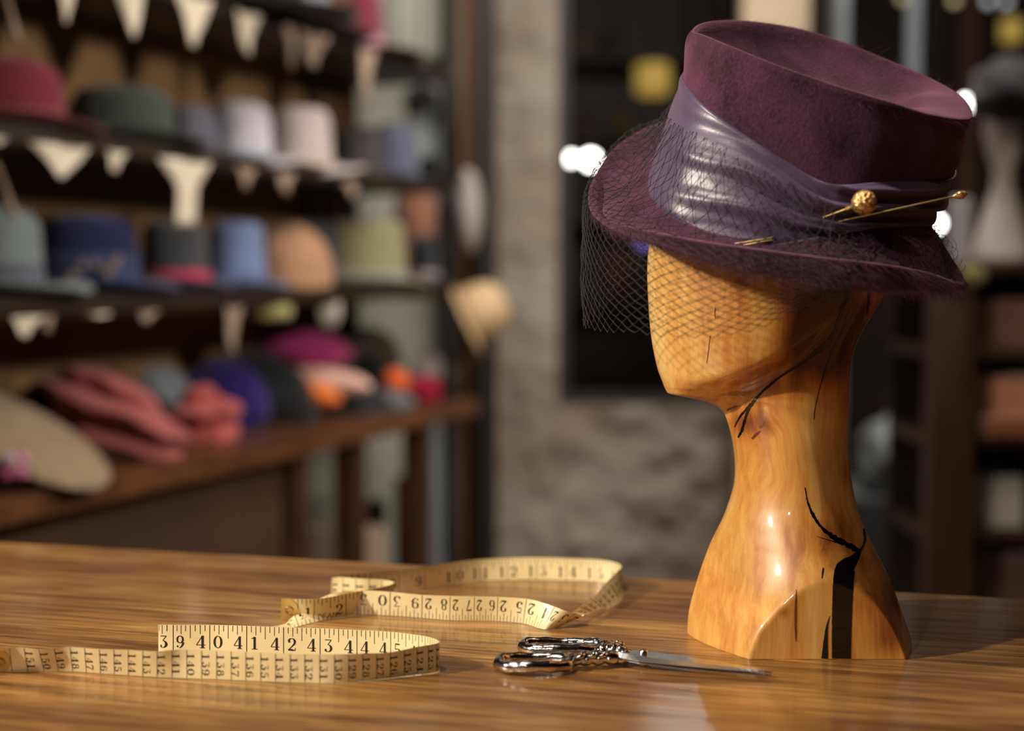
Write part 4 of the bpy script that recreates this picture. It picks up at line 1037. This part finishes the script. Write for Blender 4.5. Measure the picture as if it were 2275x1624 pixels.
# taupe brim: tilted disc hat
p = shelf_at(110, .04); k = mpp(p.y); cT = P(40, 968, p.y-.03)
th_ = empty('hat', cT, 'taupe flat-brimmed hat leaning at the near end of the display', 'hat')
Rt = Matrix.Rotation(.52, 3, 'Y') @ Matrix.Rotation(.16, 3, 'X')
b = MB(); rows = []
for s in np.linspace(.01, 1, 12): rows.append([cT+Rt @ Vector((.175*s*math.cos(t*math.pi/24), .14*s*math.sin(t*math.pi/24), .012*(1-s))) for t in range(48)])
b.grid(rows, close_u=True); b.build('brim', f(150, 128, 102), th_, solid=.006)
b = MB(); b.lathe([(.42*.16, .005), (.40*.16, -.03), (.36*.16, -.06), (.25*.16, -.075), (.001, -.078)], cT, 40, 1.05, .85, M=Rt @ Matrix.Rotation(0, 3, 'X')); b.build('crown', f(150, 128, 102), th_, solid=.003)
# pink and white flower
fl = empty('flower_corsage', P(25, 1040, 2.44), 'pink and white fabric flower on the black furry hat', 'flower')
for i, (px, py, r, rgb) in enumerate(((20, 1022, 20, (220, 190, 210)), (50, 1018, 18, (225, 150, 185)), (15, 1048, 20, (214, 110, 160)), (45, 1052, 20, (235, 130, 180)), (72, 1042, 13, (150, 170, 120)), (2, 1035, 18, (226, 160, 190)))):
    c = P(px, py, 2.43+.004*i); b = MB(); b.sphere(c, r*mpp(2.45), 12, 8, (1.1, .5, .7), Matrix.Rotation(i, 3, 'Y')); b.build('petal', felt(*rgb), fl)
blob('pale grey knitted hat behind the rose scarf', 'beanie', 'beanie', 355, 865, 130, 100, .30, knit(128, 134, 144), rot=.3, dep=.07, on='C', seed=6)
def ringhat(label, cx, cy, wpx, hpx, back, col_out, col_in, rot, name='beret'):
    p = shelf_at(cx, back); k = mpp(p.y); c = P(cx, cy, p.y); o = empty(name, c, label, 'hat'); R_ = Matrix.Rotation(rot, 3, 'Y') @ Matrix.Rotation(-.25, 3, 'X')
    rx, rz = wpx*k/2, hpx*k/2
    b = MB(); b.lathe([(.001, 0), (.5, -.01), (.85, -.03), (1.0, -.055), (.93, -.085), (.75, -.09)], c, 40, 1, 1, M=R_ @ Matrix(((rx, 0, 0), (0, 0, 1), (0, rz, 0)))); b.build('outer', col_out, o, solid=.004)
    return o
blob('deep indigo knitted hat behind the coral scarf', 'hat', 'knitted_hat', 500, 890, 200, 185, .22, knit(44, 34, 96), rot=.6, dep=.08, amp=.06, on='C', seed=7)
blob('black knitted beret leaning between the indigo hat and the pale pink beret', 'beret', 'beret', 600, 880, 250, 170, .20, knit(30, 31, 34), rot=.75, dep=.10, amp=.05, on='C', seed=8)
blob('black folded hat under the magenta beret', 'hat', 'folded_hat', 760, 905, 260, 110, .17, knit(40, 42, 46), rot=.1, dep=.10, amp=.05, on='C', seed=18)
blob('magenta beret with a dimple on top of the pile', 'beret', 'beret', 665, 775, 232, 98, .24, knit(150, 52, 104), rot=.10, dep=.09, amp=.07, seed=9, hole=False)
blob('pale pink rolled beret under the magenta one', 'beret', 'beret', 728, 845, 200, 56, .15, knit(214, 172, 158), rot=.14, dep=.06, amp=.05, seed=10)
blob('bright orange beret squeezed below the pale pink beret', 'beret', 'beret', 705, 876, 112, 50, .12, knit(214, 112, 50), rot=.25, dep=.05, amp=.06, seed=11)
blob('dark brown fur cloche behind the pale pink beret', 'hat', 'fur_cloche', 815, 800, 150, 150, .26, knit(70, 60, 50), rot=.5, dep=.08, amp=.06, on='C', seed=12)
blob('black felt cloche in front of the brown fur cloche', 'hat', 'felt_cloche', 815, 835, 105, 105, .18, knit(20, 20, 22), rot=.4, dep=.06, amp=.04, on='C', seed=13)
blob('small orange pompom hat near the far end of the display', 'hat', 'pompom_hat', 880, 848, 62, 58, .08, knit(224, 96, 44), dep=.04, amp=.04, seed=14, on='C')
blob('grey knitted snood under the small orange hat', 'scarf', 'snood', 862, 895, 120, 60, .07, knit(98, 102, 106), dep=.06, amp=.06, seed=15, on='C')
blob('crimson felt hat at the far end of the display', 'hat', 'felt_hat', 945, 868, 105, 74, .08, knit(140, 26, 50), dep=.06, amp=.04, seed=16, on='C')
blob('white and grey knitted hat behind the crimson felt hat', 'hat', 'knitted_hat', 960, 835, 100, 100, .17, knit(170, 160, 162), rot=.5, dep=.06, amp=.10, seed=17, on='C')
# things hanging below the middle shelf
def tagcard(label, cat, name, x0, y0, x1, y1, back, color, taper=.85, th=.012):
    p = shelf_at((x0+x1)/2, back); b = MB(); a = P(x0, y0, p.y); c = P(x1, y1, p.y); zt = zB-.031
    ts = []
    for z_, s in ((zt, .92), ((zt+c.z)/2, 1.0), (c.z, taper)):
        w_ = (c.x-a.x)/2*s; xm = (a.x+c.x)/2
        ts.append([Vector((xm+w_*math.cos(t*math.pi/12), p.y+th*math.sin(t*math.pi/12), z_)) for t in range(24)])
    b.grid(ts, close_u=True); n_ = len(b.v); b.f.append(tuple(range(n_-24, n_))); b.m.append(0); b.f.append(tuple(range(24))[::-1]); b.m.append(0)
    return tag(b.build(name, color, origin=Vector(((a.x+c.x)/2, p.y, c.z))), label, cat)
tagcard('khaki cap hanging below the middle shelf under the blue hat', 'cap', 'cap', 545, 650, 650, 708, .05, f(160, 152, 100), .9, .06)
tagcard('white oval card hanging below the middle shelf over the berets', 'card', 'card', 708, 662, 758, 728, .02, mat('white_card', srgb(206, 200, 186), rough=.8), .5, .003)
# bunting
M_bunt = mat('cream_cotton', srgb(222, 208, 186), srgb(236, 224, 204), rough=.9, scale=30, bump=.2, bscale=400)
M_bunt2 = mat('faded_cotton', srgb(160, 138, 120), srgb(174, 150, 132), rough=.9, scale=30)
def bunting(label, z, flags, back=-.035):
    o = empty('bunting', shelf_at(300, back)+Vector((0, 0, z)), label, 'bunting', 'bunting under the shelves')
    xs = [-60]+[(a+c)/2 for a, c, _, _, _ in flags]+[flags[-1][1]+40]
    b = MB(); b.tube([shelf_at(x, back)+Vector((0, 0, z-.0015-.004*(i % 2))) for i, x in enumerate(xs)], .0008, 6); b.build('cord', M_cabd, o)
    for a, c, yt, yb, kind in flags:
        pa, pc = shelf_at(a, back), shelf_at(c, back); pm = shelf_at((a+c)/2, back); zb = P((a+c)/2, yb, pm.y).z
        n = 8; rows = []
        for i in range(n+1):
            t = i/n; s = 1-t*.93 if kind != 'tail' else (1-1.55*t if t < .42 else .35+.1*(t-.42))
            row = []
            for j in range(5):
                u = (j/4-.5)*s; q = pm+(pc-pa)*u; bow = .006*math.sin(j*1.7+t*3+a)
                row.append(Vector((q.x, q.y, z+(zb-z)*t))+nS*(-bow))
            rows.append(row)
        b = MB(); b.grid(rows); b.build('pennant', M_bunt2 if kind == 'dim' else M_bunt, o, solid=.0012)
    return o
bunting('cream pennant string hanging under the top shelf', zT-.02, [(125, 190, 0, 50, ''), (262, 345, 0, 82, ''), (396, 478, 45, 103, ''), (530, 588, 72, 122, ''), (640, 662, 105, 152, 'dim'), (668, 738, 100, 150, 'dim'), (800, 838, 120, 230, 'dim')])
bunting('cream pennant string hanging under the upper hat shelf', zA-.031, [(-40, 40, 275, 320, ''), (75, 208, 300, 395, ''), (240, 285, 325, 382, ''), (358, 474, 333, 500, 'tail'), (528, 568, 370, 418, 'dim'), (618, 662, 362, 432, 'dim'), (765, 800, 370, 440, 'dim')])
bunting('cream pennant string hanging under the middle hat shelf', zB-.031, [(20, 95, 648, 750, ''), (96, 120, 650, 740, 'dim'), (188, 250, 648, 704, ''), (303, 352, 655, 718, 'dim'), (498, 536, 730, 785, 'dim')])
# cream ribbons hanging at the near end
def strap(label, a, c, Y, wd, name='ribbon'):
    p, q = P(a[0], a[1], Y), P(c[0], c[1], Y); b = MB(); rows = []
    for i in range(9):
        t = i/8; m_ = p.lerp(q, t); d = Vector((1, 0, .3)).normalized()*wd/2; rows.append([m_-d+Vector((0, .004*math.sin(t*5), 0)), m_+d])
    b.grid(rows); return tag(b.build(name, M_bunt2, origin=p, solid=.001), label, 'ribbon')
strap('faded cream ribbon hanging above the burgundy fedora', (-8, -60), (40, 92), 2.47, .014)
strap('faded cream ribbon hanging above the grey green fedora', (-16, 360), (32, 480), 2.47, .014)
# stored under the display
def pbox(name, label, cat, x0, y0, x1, y1, Y, dep, m, rz=0, bev=.004, floor=None, group=None):
    a = P(x0, y0, Y); c = P(x1, y1, Y); zb = c.z if floor is None else floor
    b = MB(); ctr = Vector(((a.x+c.x)/2, Y+dep/2, zb)); b.box(((a.x+c.x)/2, Y+dep/2, (a.z+zb)/2), (abs(c.x-a.x), dep, a.z-zb), rz)
    return tag(b.build(name, m, origin=ctr, smooth=False, bevel=bev), label, cat, group)
yb_ = shelf_at(740, .12).y
M_card = mat('pale_cardboard', srgb(156, 134, 112), srgb(172, 150, 126), rough=.9)
pbox('cardboard_box', 'pale cardboard box stored on the floor under the far part of the display', 'box', 682, 1188, 780, 1300, yb_, .25, M_card, angS, floor=0.0)
pbox('cardboard_box', 'small pale box beside the larger cardboard box under the display', 'box', 625, 1232, 668, 1300, yb_-.25, .1, M_card, 0, floor=0.0)
def roll(label, px0, px1, ytop, back, color, name='fabric_roll', cat='fabric roll', lean=0):
    pm = shelf_at((px0+px1)/2, back); r = (px1-px0)/2*mpp(pm.y); zt = min(P(px0, ytop, pm.y).z, zC-.05)
    b = MB(); b.lathe([(.001, 0), (r, 0), (r*1.02, zt*.5), (r, zt-.006), (r*.8, zt), (r*.3, zt), (.001, zt-.004)], (pm.x, pm.y, 0), 28)
    return tag(b.build(name, color, origin=Vector((pm.x, pm.y, 0))), label, cat, None)
roll('brown fabric roll standing under the far end of the display', 812, 856, 1110, .2, f(78, 52, 36))
roll('tan fabric roll standing under the far end of the display, beside the brown one', 876, 930, 1060, .1, f(150, 116, 84))
# cloth hanging beyond the shelving
def drape(label, x0, y0, x1, y1, Y, color, name='hanging_cloth', cat='cloth', folds=5, amp=.012, taper=1.0, floor=None):
    a = P(x0, y0, Y); c = P(x1, y1, Y); zb = c.z if floor is None else floor; b = MB(); rows = []
    for i in range(17):
        t = i/16; s = 1+(taper-1)*t; xm = (a.x+c.x)/2; w_ = (c.x-a.x)/2*s
        rows.append([Vector((xm+w_*(j/24*2-1), Y+amp*math.sin(j/24*folds*2*math.pi+t)*(.4+.6*t), a.z+(zb-a.z)*t)) for j in range(25)])
    b.grid(rows); return tag(b.build(name, color, origin=a, solid=.003), label, cat)
yE = shelf_at(1000, .4).y
M_white = mat('white_cloth', srgb(150, 158, 162), srgb(186, 190, 192), rough=.9, scale=8)
drape('pale blue white cloth hanging below the far end of the display', 925, 905, 1000, 1250, 4.75, mat('pale_blue_cloth', srgb(142, 150, 158), srgb(164, 170, 176), rough=.9), taper=.75, floor=0.0)
drape('white and grey garment hanging beyond the upper shelf', 900, 130, 995, 470, 4.95, M_white, taper=.9)
drape('pale green grey cloth hanging at the top beyond the shelving', 872, -120, 1004, 128, 4.9, mat('pale_green_cloth', srgb(146, 148, 134), srgb(160, 160, 146), rough=.9), taper=1.0)
# black fur piece
def fblob(label, cat, name, cx, cy, wpx, hpx, Y, color, rot=0, dep=.06, amp=.1, seed=0, freq=6, origin=None):
    k = mpp(Y); rx = wpx*k/2; rz = hpx*k/2; c = P(cx, cy, Y); b = MB(); rows = []; R_ = Matrix.Rotation(rot, 3, 'Y')
    for i in range(25):
        a = math.pi*i/24; row = []
        for j in range(36):
            t = 2*math.pi*j/36; d = Vector((max(math.sin(a), .004)*math.cos(t), max(math.sin(a), .004)*math.sin(t), -math.cos(a)))
            g = 1+amp*(mnoise.noise(d*2.2+Vector((seed, 0, 0)))+.4*math.sin(freq*(d.x+d.z)+seed)); row.append(c+R_ @ Vector((d.x*rx, d.y*dep, d.z*rz))*g)
        rows.append(row)
    b.grid(rows, close_u=True); return tag(b.build(name, color, origin=c), label, cat)
fblob('black fur hat hanging on the white garment beyond the upper shelf', 'hat', 'fur_hat', 935, 218, 78, 62, 4.90, knit(26, 24, 24), dep=.05, seed=21)
# posts beyond the shelving
def post(name, label, x0, x1, Y, m, y0=None, dep=.06, cat='post', z1=3.2, z0=0):
    a = P(x0, 0, Y).x; c = P(x1, 0, Y).x; b = MB(); b.box(((a+c)/2, Y+dep/2, (z0+z1)/2), (c-a, dep, z1-z0))
    return tag(b.build(name, m, origin=Vector(((a+c)/2, Y, z0)), smooth=False, bevel=.004), label, cat)
M_orange = mat('orange_brown_wood', srgb(120, 84, 56), srgb(154, 116, 86), rough=.7, scale=3, stretch=(1, 1, .4))
post('wooden_post', 'brown wooden post between the shelving and the black post', 1022, 1060, 4.75, M_orange, dep=.08)
post('steel_post', 'black steel post beside the plastered pillar', 1064, 1104, 4.65, mat('black_steel', srgb(22, 21, 22), srgb(30, 28, 28), rough=.45), dep=.06)
# cream hat hanging on the black post
hp = P(1082, 685, 4.53)
ho = empty('hat', hp, 'cream straw hat hanging sideways on the black steel post', 'hat')
Rh = Matrix.Rotation(math.radians(28), 3, 'Y') @ Matrix.Rotation(math.radians(-62), 3, 'Y') @ Matrix.Rotation(.5, 3, 'X')
Rh = Matrix.Rotation(math.radians(65), 3, 'Y')
Ms = mat('cream_straw', srgb(196, 166, 124), srgb(214, 184, 142), rough=.8, scale=50, bump=.4, bscale=200)
b = MB(); b.lathe([(.085, .0), (.084, .03), (.078, .07), (.066, .10), (.04, .118), (.001, .122)], hp-Rh @ Vector((0, 0, .06)), 36, M=Rh); b.build('crown', Ms, ho, solid=.004)
b = MB(); b.lathe([(.085, 0), (.105, -.006), (.125, -.012)], hp-Rh @ Vector((0, 0, .06)), 36, M=Rh); b.build('brim', Ms, ho, solid=.004)
b = MB(); b.tube([hp+Vector((0, 0, .02)), Vector((hp.x, 4.665, hp.z+.03))], .006, 8); b.build('hook', M_dark, ho)
fblob('pale wig stand head hanging on the brown wooden post', 'wig stand', 'wig_stand', 1040, 470, 66, 190, 4.62, mat('pale_foam', srgb(150, 140, 132), srgb(164, 156, 148), rough=.9), dep=.08, amp=.05, seed=23)

# ------------------------------------------------------------------ behind the window
M_gdark = mat('dark_brown_wood', srgb(34, 24, 20), srgb(52, 36, 26), rough=.6, scale=4)
def far_shelf(label, x0, x1, ys, Y, dep, m, ytop=-100, ybase=900, name='wall_shelf'):
    xa_, xb_ = P(x0, 0, Y).x, P(x1, 0, Y).x; zt = P(0, ytop, Y).z
    o = empty(name, Vector(((xa_+xb_)/2, Y, 0)), label, 'shelving')
    for x in (xa_+.02, xb_-.02):
        b = MB(); b.box((x, Y+dep/2, zt/2), (.04, dep, zt)); b.build('side_panel', m, o, smooth=False)
    for y in ys:
        z_ = P(0, y, Y).z; b = MB(); b.box(((xa_+xb_)/2, Y+dep/2, z_-.015), (xb_-xa_-.08, dep, .03)); b.build('shelf', m, o, smooth=False)
    b = MB(); b.box(((xa_+xb_)/2, Y+dep, zt/2), (xb_-xa_, .02, zt)); b.build('back_panel', m, o, smooth=False)
    return o
far_shelf('dark shelving seen through the window', 1250, 1560, (120, 300, 480, 660, 840), 7.6, .35, M_gdark)
def jar(label, px, ytop, ybase, wpx, Y, color, name='jar', cat='jar', group=None):
    k = mpp(Y); r = wpx*k/2; zb = P(px, ybase, Y).z; x = P(px, ybase, Y).x; h = P(px, ytop, Y).z-zb
    o = empty(name, Vector((x, Y, zb)), label, cat, group)
    b = MB(); b.lathe([(.001, 0), (r*.9, 0), (r, .03*h), (r, .68*h), (r*.8, .8*h), (r*.55, .86*h), (r*.55, .9*h)], (x, Y, zb+.001), 24); b.build('body', color, o)
    b = MB(); b.lathe([(r*.6, .9*h), (r*.62, .98*h), (r*.5, h), (.001, h)], (x, Y, zb+.001), 24); b.build('lid', M_dark, o); return o
for px, yt, yb, wpx, rgb, nm in ((1290, 66, 120, 40, (110, 84, 70), 'dusty pink jar on the top board seen through the window'), (1360, 60, 120, 34, (64, 58, 62), 'grey bottle on the top board seen through the window'),
        (1300, 252, 300, 44, (70, 50, 36), 'brown jar on the second board seen through the window'), (1380, 246, 300, 36, (96, 80, 30), 'mustard jar on the second board seen through the window'),
        (1345, 425, 480, 40, (60, 64, 84), 'blue grey jar on the third board seen through the window'), (1370, 540, 660, 62, (104, 52, 40), 'rust red bottle seen through the veil'),
        (1450, 590, 660, 50, (60, 48, 50), 'dull brown jar beside the rust red bottle behind the window'), (1320, 790, 840, 44, (50, 40, 36), 'dark jar on the lowest board seen through the window')):
    jar(nm, px, yt, yb, wpx, 7.75, f(*rgb))
def emis(name, color, st):
    m = bpy.data.materials.new(name); m.use_nodes = True; e = m.node_tree.nodes['Principled BSDF']
    e.inputs['Base Color'].default_value = color; e.inputs['Emission Color'].default_value = color; e.inputs['Emission Strength'].default_value = st; return m
M_bulb = emis('lit_bulb', (1.0, .98, .93, 1), 14); M_bulbB = emis('lit_violet_bulb', (.30, .22, .9, 1), 1.6)
def bulb(label, px, py, r_px, Y, m=None, name='light_bulb', ztop=3.2):
    c = P(px, py, Y); r = r_px*mpp(Y); o = empty(name, c, label, 'lamp')
    b = MB(); b.sphere(c, r, 20, 14); b.build('globe', m or M_bulb, o)
    b = MB(); b.lathe([(r*.35, r*.9), (r*.5, r*1.2), (r*.5, r*2.2), (r*.2, r*2.5), (.001, r*2.5)], c, 16); b.build('socket', M_dark, o)
    b = MB(); b.tube([c+Vector((0, 0, r*2.4)), Vector((c.x, c.y, ztop))], .003, 6); b.build('cable', M_dark, o); return o
bulb('lit round bulb behind the window, right one of the close pair', 1312, 355, 15, 7.2)
bulb('lit round bulb behind the window, left one of the close pair', 1268, 352, 9, 7.3)
bulb('small lit bulb right of the hat crown', 2145, 230, 11, 6.8)
bulb('lit bulb peeping out between the hat crown and back brim', 2078, 496, 13, 6.9)
bulb('small violet lamp glowing behind the face veil', 1432, 532, 14, 7.1, M_bulbB)
# yellow paper lantern and small plaque
def lantern(label, cx, cy, wpx, hpx, Y, rgb, st, name='paper_lantern'):
    c = P(cx, cy, Y); k = mpp(Y); rx = wpx*k/2; h = hpx*k/2; o = empty(name, c, label, 'lantern'); b = MB()
    b.lathe([(.6*rx, -h), (.95*rx, -.9*h), (rx, -.5*h), (rx, .5*h), (.95*rx, .9*h), (.6*rx, h)], c, 24); b.build('shade', emis('lantern_paper_%d' % cx, srgb(*rgb), st), o)
    b = MB(); b.tube([c+Vector((0, 0, h)), Vector((c.x, c.y, 3.2))], .003, 6); b.build('cable', M_dark, o); return o
lantern('glowing yellow square lantern behind the window', 1450, 176, 78, 70, 6.6, (206, 172, 84), .42)
lantern('dim yellow lantern at the upper right corner', 2248, 68, 50, 50, 6.6, (206, 176, 84), .30)
lantern('dim amber lantern at the right edge below the first one', 1560, 250, 60, 24, 7.3, (150, 110, 30), .12) if False else None
# cream panel, steel posts
pbox('cream_pillar_panel', 'cream wall panel standing behind the hat crown', 'panel', 1652, -200, 1792, 700, 4.9, .1, mat('cream_board', srgb(168, 148, 120), srgb(184, 166, 138), rough=.8), floor=0)
M_steel = mat('dull_steel', srgb(84, 92, 98), srgb(104, 112, 118), rough=.5, scale=6)
post('steel_post', 'thin grey steel post nearest the cream panel', 1862, 1888, 4.6, M_steel, dep=.03)
post('steel_post', 'thin grey steel post behind the back brim', 2018, 2048, 4.6, M_steel, dep=.03)
post('wooden_post', 'narrow reddish wooden post at the top right', 2140, 2172, 7.4, mat('red_brown_wood', srgb(84, 52, 38), srgb(96, 60, 44), rough=.7), dep=.06)
# grey cabinet and clutter right of the head
pbox('trunk', 'dark grey storage trunk behind the wooden head', 'trunk', 1880, 1110, 2060, 1330, 3.8, .4, mat('grey_trunk', srgb(66, 68, 70), srgb(84, 86, 88), rough=.6), floor=0.0, rz=0)
fblob('crumpled silver grey bag on the trunk behind the neck', 'bag', 'bag', 1985, 1010, 150, 200, 3.95, mat('silver_grey_cloth', srgb(92, 104, 108), srgb(140, 144, 142), rough=.5, scale=20), dep=.12, amp=.22, seed=31, rot=.5)
fblob('small pale pink bundle at the top of the silver bag', 'bundle', 'bundle', 2030, 925, 46, 34, 3.85, f(150, 118, 104), dep=.03, amp=.1, seed=32)
lantern('orange lampshade behind the wooden post at the right', 2052, 748, 52, 100, 5.2, (214, 138, 44), .55, 'orange_lampshade')
# right-hand shelves
YR = 3.3
M_rpost = mat('warm_brown_post', srgb(46, 28, 16), srgb(64, 40, 24), rough=.5, scale=4, stretch=(6, 6, 1), coat=.1)
RS = empty('wooden_rack', Vector((P(2200, 0, YR).x, YR, 0)), 'brown wooden rack of shelves at the right edge', 'shelving')
xl_, xr_ = P(2082, 0, YR).x, P(2182, 0, YR).x; xend = P(2520, 0, YR).x; ztR = P(0, 582, YR).z
b = MB(); b.box(((xl_+xr_)/2, YR+.03, ztR/2), (xr_-xl_, .06, ztR)); b.build('upright', M_rpost, RS, smooth=False, bevel=.003)
b = MB(); b.box((xend+.03, YR+.03, ztR/2), (.06, .06, ztR)); b.build('upright', M_rpost, RS, smooth=False, bevel=.003)
b = MB(); b.box(((xl_+xend)/2, YR+.36, ztR/2), (xend-xl_, .02, ztR)); b.build('back_panel', M_gdark, RS, smooth=False)
zr = {}
for y in (582, 775, 972, 1185): 
    z_ = P(0, y, YR).z; zr[y] = z_; b = MB(); b.box(((xl_+xend)/2+.0, YR+.20, z_-.012), (xend-xl_, .32, .024)); b.build('shelf', M_rpost, RS, smooth=False, bevel=.002)
def rbox(name, label, cat, x0, y0, x1, base, color, dep=.16, oy=.07, **k):
    return pbox(name, label, cat, x0, y0, x1, base, YR+oy, dep, color, floor=zr[base], **k)
rbox('hat_box', 'dusty pink box on the rack shelf below the white figures', 'box', 2205, 668, 2300, 775, f(112, 78, 66))
rbox('hat_box', 'peach coloured box on the second rack shelf', 'box', 2200, 838, 2330, 972, f(176, 124, 98))
rbox('folded_cloth', 'rust brown folded cloth in front of the peach box', 'cloth', 2194, 928, 2340, 972, f(122, 72, 46), dep=.05, oy=.0)
rbox('white_canister', 'white canister on the third rack shelf', 'canister', 2195, 1062, 2275, 1185, mat('white_enamel', srgb(158, 154, 150), srgb(172, 168, 162), rough=.5))
pbox('storage_box', 'dusty rose box low in the right-hand rack', 'box', 2205, 1235, 2300, 1320, YR+.1, .15, f(84, 62, 54), floor=0)
# display figures on top of the rack
def bust(label, cx, ytop, wpx, color, hatc=None, Y=None):
    Y = Y or YR+.15; k = mpp(Y); x = P(cx, 0, Y).x; zt = P(cx, ytop, Y).z; h = zt-ztR; r = wpx*k/2
    o = empty('display_bust', Vector((x, Y, ztR)), label, 'display bust')
    prof = [(.001, 0), (r*1.0, 0), (r*1.0, .03*h), (r*.9, .12*h), (r*.62, .28*h), (r*.36, .42*h), (r*.34, .52*h), (r*.5, .60*h), (r*.66, .72*h), (r*.66, .84*h), (r*.45, .96*h), (.001, h)]
    b = MB(); b.lathe(prof, (x, Y, ztR+.001), 32, 1, .8); b.build('figure', color, o)
    return o, Vector((x, Y, ztR+.8*h)), r
M_plast = mat('grey_white_plaster', srgb(186, 180, 178), srgb(204, 198, 196), rough=.8)
o_, c_, r_ = bust('grey white display bust wearing a dark fur hat at the right edge', 2235, 190, 130, M_plast)
fblob('dark fur hat on the display bust at the right edge', 'hat', 'fur_hat', 2245, 205, 170, 150, YR+.15, knit(44, 42, 46), dep=.11, amp=.1, seed=41)
pbox('white_card_stand', 'small upright white card standing on the rack beside the bust', 'card', 2112, 440, 2158, 582, YR+.06, .02, mat('white_lilac_card', srgb(156, 152, 162), srgb(170, 166, 174), rough=.8), floor=ztR)
fblob('khaki wreath ornament on the rack post', 'ornament', 'ornament', 2160, 612, 60, 50, YR-.02, f(110, 100, 60), dep=.02, amp=.15, seed=42)
# row of small lamps at the very top right
for i, (px, py) in enumerate(((2120, 2), (2195, 4), (2236, 6), (2005, -4))):
    bulb(['dim frosted lamp above the hat, top right', 'dim frosted lamp, left of a close pair at the top right corner', 'dim frosted lamp, right of a close pair at the top right corner', 'dim frosted lamp at the top edge above the crown'][i], px, py, 10, 5.6, emis('frosted_lamp_%d' % i, (.75, .8, .9, 1) if i in (1, 2) else (.8, .7, .35, 1), .35))
